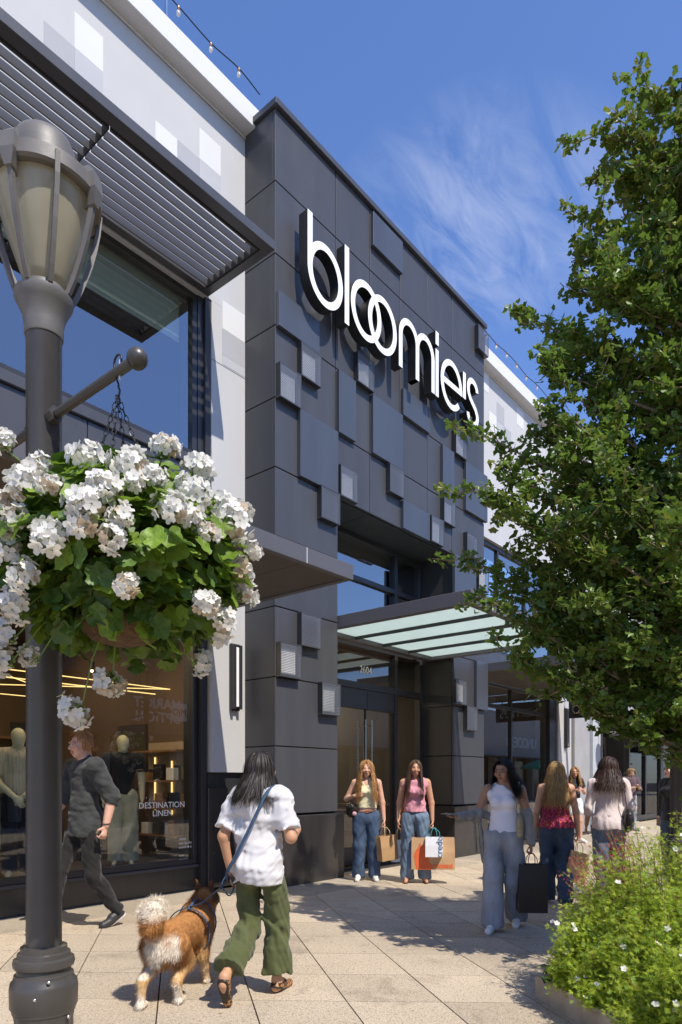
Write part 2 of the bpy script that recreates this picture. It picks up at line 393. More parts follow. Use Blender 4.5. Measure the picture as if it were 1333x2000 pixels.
# perforated light boxes (i, z0, plate?)
for k, (i, z0, plate) in enumerate(((1, gz(13)-.03, 1), (0, gz(12)-.02, 1), (4, gz(14)-.03, 1), (13.05, 9.62, 0), (11, gz(14)-.04, 1), (3.03, gz(10), 1), (6, gz(11), 0), (2, gz(9)+.01, 0), (10, gz(11), 1),
                                    (9, gz(10), 1), (12, gz(10)+.05, 0), (13.1, gz(9), 1), (1, gz(5), 0), (0.02, gz(4), 1), (2.03, gz(3)+.02, 1), (11, gz(4)+.03, 1), (12, gz(3)+.03, 0))):
    x0, x1, z1, y0, y1 = gx(i)+.002, gx(i)+U-.002, z0+.452, YT-.088, YT-.003
    f = .016
    t = MB()
    t.box(x0, x1, y0, y0+.006, z0, z0+f).box(x0, x1, y0, y0+.006, z1-f, z1).box(x0, x0+f, y0, y0+.006, z0+f, z1-f).box(x1-f, x1, y0, y0+.006, z0+f, z1-f)
    for (a, b) in ((x0, x0+f), (x1-f, x1)):
        for (c_, d_) in ((z0, z0+f), (z1-f, z1)): t.box(a, b, y0+.0062, y1, c_, d_)
    lb = t.build('light_box', M['dark2'], store)
    s = MB(); s.box(x0+f, x1-f, y0+.002, y0+.0035, z0+f, z1-f)
    s.build('perforated_screen', M['grille'], lb)
    q = MB(); q.add([(x0+.002, y0+.0065, z0+f), (x0+.002, y1, z0+f), (x0+.002, y1, z1-f), (x0+.002, y0+.0065, z1-f)], [(0, 1, 2, 3)])
    q.box(x0+f, x1-f, y0+.007, y1, z0+.001, z0+.004)
    q.build('side_screen', M['dark'], lb)
    if plate: MB().box(x0+.05, x1-.07, y1-.03, y1-.004, z0+.06, z1-.07).build('back_plate', M['white_pl'], lb)
    else: MB().box(x0+.02, x1-.02, y1-.02, y1-.004, z0+.02, z1-.02).build('back_plate', M['dark'], lb)

# ---------------- entrance glazing
ent = MB()
def fr(x0, x1, z0, z1, y0=YG-.06, y1=YG+.06): ent.box(x0, x1, y0, y1, z0, z1, c=.004)
fr(9.955, 10.045, .0, 5.487); fr(10.755, 10.838, .0, 5.487); fr(7.60, 9.953, 5.40, 5.487); fr(10.047, 10.753, 5.40, 5.487); fr(7.60, 9.953, 4.72, 4.80); fr(10.047, 10.753, 4.72, 4.80)
fr(7.60, 9.953, 2.93, 3.04); fr(10.047, 10.753, 2.93, 3.04); fr(8.30, 8.36, 0, 2.928); fr(7.60, 9.953, 3.62, 3.72); fr(10.047, 10.753, 3.62, 3.72); fr(10.047, 10.753, .0, .10)
ent = ent.build('entrance_glazing', M['dark'], store)
for (x0, x1, z0, z1, m) in ((7.6, 9.95, 4.81, 5.39, 'glass_sky'), (10.05, 10.75, 4.81, 5.39, 'glass_sky'), (7.6, 9.95, 3.73, 4.71, 'glass_sky'), (10.05, 10.75, 3.73, 4.71, 'glass_sky'), (7.6, 9.95, 3.05, 3.61, 'glass'),
                            (10.05, 10.75, 3.05, 3.61, 'glass'), (10.05, 10.75, .11, 2.92, 'glass_door')):
    MB().add([(x0, YG, z0), (x1, YG, z0), (x1, YG, z1), (x0, YG, z1)], [(0, 1, 2, 3)]).build('pane', M[m], ent)
for (x0, x1, hx) in ((8.365, 9.155, 9.075), (9.165, 9.95, 9.245)):
    d = MB(); d.box(x0, x1, YG-.03, YG+.03, 0.01, .30, c=.004).box(x0, x1, YG-.05, YG+.03, 2.60, 2.925, c=.004).box(x0, x0+.012, YG-.012, YG+.012, .302, 2.598).box(x1-.012, x1, YG-.012, YG+.012, .302, 2.598)
    d = d.build('entrance_door', M['dark'], store)
    MB().add([(x0+.013, YG, .303), (x1-.013, YG, .303), (x1-.013, YG, 2.597), (x0+.013, YG, 2.597)], [(0, 1, 2, 3)]).build('door_glass', M['glass_door'], d)
    h = MB()
    for sy in (-.085, .085):
        h.tube([(hx, YG+sy, 1.02), (hx, YG+sy, 2.42)], .017, 10)
        for hz in (1.12, 2.32): h.tube([(hx, YG+sy, hz), (hx, YG, hz)], .010, 8)
    h.build('handle', M['chrome'], d, smooth=True)
def text_mesh(txt, size, depth=.004, align='CENTER', font_space=1.0, weight=0.0):
    cu = bpy.data.curves.new('lettering', 'FONT'); cu.body = txt; cu.size = size; cu.extrude = depth; cu.align_x = align; cu.align_y = 'CENTER'; cu.space_character = font_space; cu.space_line = .95; cu.offset = weight
    cu.resolution_u = 4
    o = bpy.data.objects.new('lettering', cu); COL.objects.link(o)
    dg = bpy.context.evaluated_depsgraph_get(); dg.update(); me = bpy.data.meshes.new_from_object(o.evaluated_get(dg)); bpy.data.objects.remove(o); bpy.data.curves.remove(cu)
    return me
def lettering(txt, size, loc, rot, mat, parent, name='lettering', **k):
    me = text_mesh(txt, size, **k); me.materials.clear(); me.materials.append(mat); o = link(name, me, parent)
    o.location = Vector(loc)-(wloc(parent) if parent else Vector((0, 0, 0))); o.rotation_euler = rot; return o
FACE = (R(90), 0, 0)          # reads from the street
M['vinyl'] = pm('white_vinyl', (.85, .85, .82), .6, var=.02)
lettering('2604', .17, (9.17, YG-.008, 3.27), FACE, M['vinyl'], ent, depth=.002)

# ---------------- entrance canopy with frosted glass
cx0, cx1, cy0, cy1, cz0, cz1 = 7.60, 10.82, 4.20, 6.86, 3.62, 3.80
can = MB()
can.box(cx0, cx1, cy0, cy0+.10, cz0, cz1, c=.005).box(cx0, cx0+.10, cy0+.101, cy1, cz0, cz1, c=.005).box(cx1-.10, cx1, cy0+.101, cy1, cz0, cz1, c=.005).box(cx0+.101, cx1-.101, cy1-.14, cy1, cz0-.01, cz1-.02, c=.004)
can.box(cx0+.2, cx0+.3, cy1+.001, YG+.1, cz0+.02, cz1-.03).box(cx1-.3, cx1-.2, cy1+.001, YG+.1, cz0+.02, cz1-.03)
can = can.build('entrance_canopy', M['fascia'], store)
nb = 4; bw = (cx1-cx0-.2)/nb
for k in range(nb):
    a = cx0+.10+k*bw
    MB().box(a+.022, a+bw-.022, cy0+.104, cy1-.144, cz0+.055, cz0+.070).build('frosted_panel', M['frost'], can)
    if k: MB().box(a-.020, a+.020, cy0+.102, cy1-.06, cz0+.012, cz0+.10, c=.003).build('glazing_bar', M['dark'], can)

# ---------------- wings: stucco walls, cornice, painted squares
def wall_boxes(name, boxes, mat, parent=store, c=0):
    b = MB()
    for q in boxes: b.box(*q, c=c)
    return b.build(name, M[mat], parent)
ZG = 10.10
wall_l = wall_boxes('wall', ((-8, 6.298, YW, 7.6, 7.62, ZG), (5.72, 6.298, YW, 7.4, 1.51, 7.618), (-8, -.4, YW, 7.4, 0, 7.618)), 'stucco')
wall_r = wall_boxes('wall', ((12.002, 19.0, YW, 7.6, 6.6, ZG), (17.12, 18.0, YW, 7.4, .95, 6.598)), 'stucco')
for (xa, xb) in ((-8, 6.42), (11.9, 19.0)):
    co = MB(); co.box(xa, xb, YW-.012, 7.2, ZG+.012, ZG+.045); co.box(xa, xb, YW-.30, 7.3, ZG+.05, ZG+.08); co.box(xa, xb, YW-.21, 7.35, ZG+.081, ZG+.36, c=.008)
    co = MB(); co.box(xa, xb, YW-.012, 7.2, ZG+.012, ZG+.05); co.box(xa, xb, YW-.20, 7.35, ZG+.051, ZG+.34, c=.008)
    co.build('cornice', M['stucco_w'], store)
MB().box(-8, 19, 7.36, 20, 10.0, 10.09).build('roof', M['dark2'], store)
def square(x0, x1, z0, z1, m): MB().box(x0, x1, YW-.003, YW-.0005, z0, z1).build('painted_square', M[m], store)
square(3.83, 4.17, 9.33, 9.72, 'stucco_w'); square(3.49, 3.829, 8.93, 9.329, 'stucco_g'); square(3.831, 4.17, 8.93, 9.328, 'stucco_m')
square(4.86, 5.18, 8.93, 9.31, 'stucco_w'); square(5.182, 5.518, 8.93, 9.31, 'stucco_g'); square(5.52, 5.87, 9.32, 9.71, 'stucco_w'); square(5.52, 5.87, 8.93, 9.318, 'stucco_m')
square(5.90, 6.29, 7.35, 7.72, 'stucco_w'); square(5.90, 6.29, 6.88, 7.0, 'stucco_m'); square(5.90, 6.29, 7.0+.002, 7.348, 'stucco_g')
for (x0, z0, m) in ((12.95, 9.72, 'stucco_w'), (13.33, 8.98, 'stucco_w'), (13.68, 9.32, 'stucco_g'), (13.68, 8.92, 'stucco_m'), (14.03, 8.92, 'stucco_g'), (14.68, 9.62, 'stucco_w'), (15.1, 8.8, 'stucco_m'), (15.5, 9.2, 'stucco_w'), (16.3, 8.7, 'stucco_g')):
    square(x0, x0+.36, z0, z0+.39, m)
MB().box(5.72, 6.298, YW-.0015, YW+.001, 6.855, 6.863).build('wall_joint', M['dark2'], wall_l)
# dark base beside the tower and its reveal
wall_boxes('plinth', ((5.69, 6.243, 6.955, 7.4, 0, 1.31),), 'plinth', c=.005)
wall_boxes('reveal', ((5.70, 6.298, 6.985, 7.35, 1.312, 1.508),), 'dark')
wall_boxes('plinth', ((17.10, 18.02, 6.955, 7.4, 0, .93),), 'plinth', c=.005)

# ---------------- sunshade of metal blades
sh = MB(); LX0, LX1, LY0, LY1, LZ0, LZ1 = -3.0, 5.66, 5.71, 6.92, 7.625, 7.735
sh.box(LX0, LX1, LY0, LY0+.13, LZ0, LZ1, c=.004).box(LX1-.11, LX1, LY0+.131, LY1, LZ0, LZ1, c=.004).box(LX0, LX1-.112, LY1-.10, LY1, LZ0, LZ1, c=.004)
sh = sh.build('sunshade', M['louver'], store)
NS = 9
for k in range(NS):
    y = LY0+.155+k*.112
    xa = LX1-.15
    for seg in range(4):
        x1 = xa-seg*1.92; x0 = max(x1-1.905, LX0)
        b = MB(); b.box(x0, x1, -.008, .008, -.044, .044, c=.003)
        b.xf(Matrix.Translation((0, y, LZ0+.030)) @ Matrix.Rotation(R(4), 4, 'X'))
        b.build('blade', M['louver'], sh)
for seg in range(0, 4):
    x = LX1-.15-seg*1.92
    if seg: MB().box(x-.012, x-.003, LY0+.14, LY1-.11, LZ0-.02, LZ0+.075).build('blade_bracket', M['core'], sh)
MB().box(LX1-.135, LX1-.12, LY0+.14, LY1-.11, LZ0+.0, LZ0+.09).build('blade_bracket', M['core'], sh)

# ---------------- upper window, left
def window(parent_name, x0, x1, z0, z1, y, mull, gm, fw=.07, jamb_r=0.0):
    w = MB(); w.box(x0-fw, x1+fw, y-.05, y+.07, z0-fw, z0, c=.004).box(x0-fw, x1+fw, y-.05, y+.07, z1, z1+fw, c=.004)
    w.box(x0-fw, x0, y-.05, y+.07, z0+.001, z1-.001, c=.004).box(x1, x1+fw, y-.05, y+.07, z0+.001, z1-.001, c=.004)
    for mx_ in mull: w.box(mx_-.03, mx_+.03, y-.045, y+.065, z0+.001, z1-.001, c=.003)
    w = w.build(parent_name, M['dark'], store)
    xs = [x0]+list(mull)+[x1]
    for a, b in zip(xs[:-1], xs[1:]): MB().add([(a, y, z0), (b, y, z0), (b, y, z1), (a, y, z1)], [(0, 1, 2, 3)]).build('pane', M[gm], w)
    return w
uw = window('upper_window', .2, 5.47, 5.60, 7.55, 7.05, (1.9,), 'glass_sky')
wall_boxes('window_jamb', ((5.545, 5.63, 6.99, 7.35, 5.2, 7.62), (5.632, 5.718, 6.945, 7.35, 3.7, 7.618)), 'dark')
wall_boxes('window_sill', ((-.4, 5.63, 6.96, 7.2, 5.40, 5.528),), 'dark2', c=.01)
for a, b in ((-.4, 2.2), (2.21, 4.02), (4.03, 5.63)): MB().box(a, b, 7.0, 7.06, 3.70, 5.395, c=.004).build('spandrel_panel', M['dark2'], store)
# ---------------- canopy over the left shop window
lc = MB(); lc.box(-3, 5.66, 4.53, 4.60, 3.53, 3.69, c=.004).box(5.59, 5.66, 4.601, 6.95, 3.53, 3.69, c=.004)
lc.box(-3, 5.588, 4.602, 6.95, 3.60, 3.68)
lc = lc.build('shop_canopy', M['fascia'], store)
xs = [-3, -.2, 1.5, 3.2, 4.93, 5.588]
for a, b in zip(xs[:-1], xs[1:]): MB().box(a+.004, b-.004, 4.604, 6.95, 3.545, 3.598).build('soffit_panel', M['soffit'], lc)
MB().box(4.928, 4.934, 4.5285, 4.531, 3.533, 3.687).build('fascia_joint', M['white_pl'], lc)
# ---------------- left shop window
sw = window('shop_window', .1, 5.52, .40, 3.42, 7.10, (2.95,), 'glass', .07)
wall_boxes('window_jamb', ((5.595, 5.688, 6.99, 7.35, 0, 3.53),), 'dark')
wall_boxes('window_sill', ((-.4, 5.593, 7.02, 7.2, .29, .328),), 'dark2', c=.006)
wall_boxes('window_base', ((-.4, 5.593, 7.06, 7.25, 0, .288),), 'plinth', c=.004)
wall_boxes('window_head', ((-.4, 5.593, 7.04, 7.3, 3.492, 3.70),), 'dark')
# ---------------- right shop window, canopy and upper window
rw = window('shop_window', 12.3, 16.57, .45, 3.50, 7.10, (13.3, 14.69,), 'glass', .09)
for n_, q_ in (('window_transom', (12.3, 16.57, 7.055, 7.09, 3.02, 3.10)), ('window_sill', (12.3, 16.57, 7.02, 7.2, .30, .358)), ('window_base', (12.2, 16.66, 7.04, 7.25, 0, .298))): wall_boxes(n_, (q_,), 'dark')
wall_boxes('window_jamb', ((16.67, 17.098, 6.97, 7.35, 0, 3.55),), 'dark')
rc = MB(); rc.box(12.06, 17.1, 4.60, 4.67, 3.53, 3.69, c=.004).box(12.06, 12.13, 4.671, 6.95, 3.53, 3.69, c=.004).box(17.03, 17.1, 4.671, 6.95, 3.53, 3.69, c=.004).box(12.131, 17.028, 4.672, 6.95, 3.60, 3.68)
rc = rc.build('shop_canopy', M['fascia'], store)
for a, b in ((12.132, 13.8), (13.808, 15.4), (15.408, 17.027)): MB().box(a, b, 4.673, 6.95, 3.545, 3.598).build('soffit_panel', M['soffit'], rc)
window('upper_window', 12.5, 16.8, 4.3, 6.5, 7.05, (13.9, 15.3), 'glass_sky')
wall_boxes('spandrel_panel', ((12.002, 17.11, 6.98, 7.04, 3.70, 4.228), (12.002, 12.42, 6.98, 7.04, 4.23, 6.6), (16.88, 17.11, 6.98, 7.04, 4.23, 6.6)), 'dark2')
# ---------------- inside: floors, ceilings, back walls, lamps
M['in_floor'] = pm('shop_floor', (.20, .15, .11), .5, var=.1)
M['in_wall'] = pm('warm_shop_wall', (.15, .098, .066), .8, var=.12, scale=.8)
M['in_dark'] = pm('dark_shop_wall', (.06, .045, .036), .8, var=.15, scale=.8)
M['in_ceil'] = pm('shop_ceiling', (.085, .060, .045), .9, var=.2, scale=1.5)
M['shelf'] = pm('shelf_wood', (.30, .17, .08), .5, var=.2, scale=4, stretch=(1, 1, 8))
ins = [('interior_floor', (-1, 17.0, 7.15, 13.5, -.02, .012), 'in_floor'), ('interior_ceiling', (-1, 17.0, 7.30, 13.5, 3.72, 3.80), 'in_ceil'), ('interior_wall', (-1, 6.2, 11.8, 11.95, .014, 3.71), 'in_wall'),
       ('interior_wall', (7.3, 12.2, 12.5, 12.65, .014, 3.71), 'in_wall'), ('interior_wall', (6.0, 6.12, 7.5, 11.79, .014, 3.71), 'in_wall'), ('interior_wall', (12.2, 17.0, 9.5, 9.62, .014, 3.71), 'in_wall'),
       ('interior_wall', (11.98, 12.1, 9.6, 12.4, .014, 3.71), 'in_dark'), ('interior_wall', (-1.0, -.9, 7.5, 11.79, .014, 3.71), 'in_dark'), ('interior_wall', (6.7, 6.8, 9.6, 12.6, .014, 3.71), 'in_wall'),
       ('upper_ceiling', (-1, 17.0, 7.4, 14.0, 8.25, 8.33), 'in_ceil'), ('upper_wall', (-1, 17, 13.9, 14.0, 3.9, 8.24), 'in_dark'), ('interior_wall', (16.95, 17.05, 7.5, 13.4, .014, 3.71), 'in_dark')]
for n, b, m in ins: MB().box(*b).build(n, M[m], store)
for k in range(12): MB().box(.2+k*.55, .32+k*.55, 7.5, 13.8, 8.05, 8.249).build('ceiling_beam', M['in_ceil'], store)
M['blind'] = pm('roller_blind', (.72, .78, .70), .8, var=.03, trans=.4)
MB().box(.25, 5.40, 7.19, 7.196, 7.02, 7.60).build('roller_blind', M['blind'], store)
M['led'] = emat('warm_led', (1.0, .68, .26), 1.7); M['bulb'] = emat('warm_bulb', (1.0, .75, .42), 16.0)
def strip(p, q, r=.007): MB().tube([p, q], r, 6).build('light_strip', M['led'], store)
zc = 2.72
for (p, q) in (((1.2, 8.2, zc), (6.0, 8.2, zc)), ((1.2, 8.2, zc), (3.4, 10.2, zc)), ((6.0, 8.2, zc), (3.4, 10.2, zc)), ((3.4, 8.2, zc), (5.9, 10.6, zc)), ((3.4, 8.2, zc), (1.0, 10.6, zc)), ((.9, 10.6, zc), (6, 10.6, zc)), ((1.2, 7.7, 2.55), (5.4, 7.7, 2.55))): strip(p, q)
def spot(x, y, z, e=18):
    MB().lathe([(.022, z), (.035, z+.05), (.04, z+.12), (.012, z+.13)], x, y, 10).build('track_light', M['dark'], store, smooth=True)
    MB().sphere((x, y, z-.005), .022, 8, 5).build('lamp_bulb', M['bulb'], store)
for (x, y, z) in ((2.0, 9.0, 2.9), (3.0, 9.2, 2.95), (3.6, 9.0, 2.92), (4.5, 9.3, 3.0), (5.3, 9.1, 3.0), (1.3, 9.2, 2.9), (9.0, 9.0, 2.75), (9.5, 9.2, 2.6), (9.9, 9.6, 2.55), (10.4, 9.0, 2.6), (9.2, 10.4, 2.6), (11.2, 10.5, 2.6), (13.4, 8.6, 2.7), (14.6, 8.6, 2.7), (15.6, 8.6, 2.7)): spot(x, y, z)
def area_fill(x, y, z, e, sx=1.5, col=(1, .72, .42)):
    l = bpy.data.lights.new('interior_fill_light', 'AREA'); l.energy = e; l.size = sx; l.color = col
    o = bpy.data.objects.new('interior_fill_light', l); COL.objects.link(o); o.location = (x, y, z)
for a in ((2.0, 10.0, 3.6, 14), (4.8, 10.0, 3.6, 14), (3.6, 7.55, 3.38, 14, .4), (4.9, 7.55, 3.38, 14, .4), (9.5, 10.3, 3.6, 230), (14.5, 8.4, 3.6, 14)): area_fill(*a)  # unseen fill lights added for a warm interior; display pair brightens the mannequins
# shelves and lit niches at the back of the left shop, display boxes in the entrance hall
for (x, z0, z1) in ((3.85, .5, 2.2), (4.95, .5, 2.2), (5.75, .5, 2.2)): strip((x, 11.74, z0), (x, 11.74, z1), .02)
M['niche'] = pm('lit_niche', (.46, .36, .26), .7, var=.1)
MB().box(5.93, 5.998, 7.62, 8.62, .55, 1.95).build('wall_niche', M['niche'], store)
for (y, z0, z1) in ((8.04, .92, 1.68), (8.44, .98, 1.74), (7.66, .85, 1.62)): strip((5.915, y, z0), (5.915, y, z1), .011)
for z in (.62, 1.0, 1.38, 1.8): MB().box(5.66, 5.928, 7.60, 8.64, z, z+.025).build('shelf', M['shelf'], store)
for k in range(18):
    y = 7.68+.31*(k % 3)+RNG.uniform(0, .06); z = (.646, 1.026, 1.406)[(k//3) % 3]; x = 5.70+.11*(k//9)
    MB().box(x, x+.09, y, y+RNG.uniform(.10, .2), z, z+RNG.uniform(.08, .24), c=.006).build('merchandise', (M['shelf'], M['in_dark'], M['white_pl'], M['plinth'])[k % 4], store)
MB().box(5.97, 5.998, 8.75, 9.5, 1.35, 2.25).build('wall_panel', M['in_dark'], store)
for z in (.6, 1.1, 1.6, 2.1): MB().box(4.0, 5.9, 11.45, 11.78, z, z+.03).build('shelf', M['shelf'], store)
MB().box(8.2, 10.4, 11.3, 12.0, .014, 1.0, c=.01).build('counter', M['shelf'], store)
MB().box(10.35, 11.5, 12.2, 12.48, .014, 2.4).build('display_frame', M['in_dark'], store)
MB().box(10.55, 11.3, 12.15, 12.198, .5, 2.2).build('display_panel', M['shelf'], store)
MB().box(8.1, 8.9, 10.2, 10.7, .014, 1.5, c=.01).build('display_stand', M['in_dark'], store)
M['blackv'] = pm('black_vinyl', (.02, .02, .02), .6)
lettering("WHAT'S", .16, (9.75, 12.49, 2.05), FACE, M['blackv'], store, depth=.003); lettering('UP', .42, (9.72, 12.49, 1.82), FACE, M['blackv'], store, depth=.003, weight=.012); lettering('LEVEL 2', .2, (9.85, 12.49, 1.56), FACE, M['blackv'], store, depth=.003, weight=.006)
lettering('DESTINATION\nLINEN', .105, (5.075, 7.085, 1.045), FACE, M['vinyl'], sw, depth=.001)
for k, s in enumerate(('velvet', 'wax london', 'scotch & soda', '', 'men', 'apparel', 'level 2')):
    if s: lettering(s, .045, (5.32, 7.085, .66-.052*k), FACE, M['vinyl'], sw, depth=.001, align='LEFT')

# ================================================================ sconces
def sconce(x, y, z0, z1, label):
    t = thing('wall_sconce', label, 'wall lamp', (x, y, z0), 0, 'slim wall sconces')
    MB().box(x-.075, x+.075, y-.05, y-.002, z0, z1, c=.006).build('back_box', M['dark'], t)
    MB().box(x-.028, x+.028, y-.085, y-.0505, z0+.05, z1-.05, c=.004).build('diffuser', M['white_pl'], t)
    MB().box(x-.075, x-.03, y-.10, y-.0505, z0+.02, z1-.02, c=.003).build('fin', M['dark'], t)
    MB().box(x+.03, x+.075, y-.10, y-.0505, z0+.02, z1-.02, c=.003).build('fin', M['dark'], t)
sconce(6.09, YW, 2.33, 3.22, 'slim black wall sconce on white strip left of tower')
sconce(17.55, YW, 2.25, 3.30, 'slim black wall sconce on white pilaster right of tower')
# ================================================================ the sign
def sweep2d(paths, w, y0, y1):
    """flat strokes of width w in the x-z plane, extruded from y0 (back) to y1 (front): front face mat 0, rest mat 1"""
    b = MB()
    for pi, (P, closed) in enumerate(paths):
        y1 = y1-.0015*(pi > 0)
        P = np.asarray(P, float); n = len(P)
        T = (np.roll(P, -1, 0)-np.roll(P, 1, 0)) if closed else np.gradient(P, axis=0)
        T /= np.linalg.norm(T, axis=1, keepdims=True); Nn = np.stack([-T[:, 1], T[:, 0]], 1)
        ww = w if np.isscalar(w) else w
        A, B = P+Nn*ww/2, P-Nn*ww/2
        vs = [(a[0], y1, a[1]) for a in A]+[(a[0], y1, a[1]) for a in B]+[(a[0], y0, a[1]) for a in A]+[(a[0], y0, a[1]) for a in B]
        rng = range(n) if closed else range(n-1); f0 = []; f1 = []
        for i in rng:
            j = (i+1) % n
            f0.append((i, n+i, n+j, j)); f1.append((2*n+i, 2*n+j, 3*n+j, 3*n+i)); f1.append((i, j, 2*n+j, 2*n+i)); f1.append((n+i, 3*n+i, 3*n+j, n+j))
        if not closed: f1.append((0, 2*n, 3*n, n)); f1.append((n-1, 2*n-1, 4*n-1, 3*n-1))
        k = b.n; b.add(vs, f0, 0); b.n -= len(vs); b.v.pop(); b.add(vs, f1, 1)
    return b
def arc(cx, cz, rx, rz, a0, a1, n=40): return [(cx+rx*math.cos(R(a0+(a1-a0)*k/n)), cz+rz*math.sin(R(a0+(a1-a0)*k/n))) for k in range(n+1)]
def loop(cx, cz, rx, rz, n=56): return [(cx+rx*math.cos(2*math.pi*k/n), cz+rz*math.sin(2*math.pi*k/n)) for k in range(n)]
SW = .098; CZ, RZ = 8.27, .425; rz = RZ-SW/2
def letter_list(y0, y1):
    L = []
    rx = .366-SW/2
    L.append(('letter_b', [(loop(7.012, CZ, rx, rz), True), ([(6.694, CZ), (6.694, 8.955)], False)]))
    L.append(('letter_l', [([(7.468, 7.85), (7.468, 8.955)], False)]))
    L.append(('letter_o', [(loop(7.922, CZ, rx, rz), True)])); L.append(('letter_o', [(loop(8.322, CZ, rx, rz), True)]))
    def hump(xa, xb): m = (xa+xb)/2; r_ = (xb-xa)/2; return [(xa, 7.87), (xa, 8.36)]+arc(m, 8.40, r_, 8.72-SW/2-8.40, 180, 0, 30)[0:]+[(xb, 8.36), (xb, 7.87)]
    L.append(('letter_m', [(hump(8.797, 9.268), False), (hump(9.27, 9.741), False)]))
    L.append(('letter_i', [([(9.869, 7.87), (9.869, 8.66)], False), ([(9.869, 8.735), (9.869, 8.955)], False)]))
    L.append(('letter_e', [(arc(10.35, CZ, rx, rz, -2, 318, 60), False), ([(10.35-rx, CZ), (10.35+rx+SW/2-.001, CZ)], False)]))
    L.append(('apostrophe', [([(10.79, 8.23), (10.79, 8.70)], False)]))
    sx = 11.095; r1 = .165
    s = arc(sx, 8.505, r1, .17, 8, 175, 22)+[(sx-r1*.93, 8.42), (sx-r1*.55, 8.33), (sx, 8.27), (sx+r1*.62, 8.20), (sx+r1*1.0, 8.11)]+arc(sx, 8.065, r1*1.06, .17, 2, -175, 22)
    L.append(('letter_s', [(s, False)]))
    out = []
    for k, (n, P) in enumerate(L):
        dy = -.002*(k == 3)
        out.append((n, sweep2d(P, SW, y0, y1+dy)))
    return out
sign = thing('storefront_sign', "large white lowercase bloomie's channel letters high on the charcoal tower", 'sign', (8.9, YT, 7.85))
for n_, b_ in letter_list(YT-.10, YT-.255): b_.build(n_, [M['sign_w'], M['sign_d']], sign)
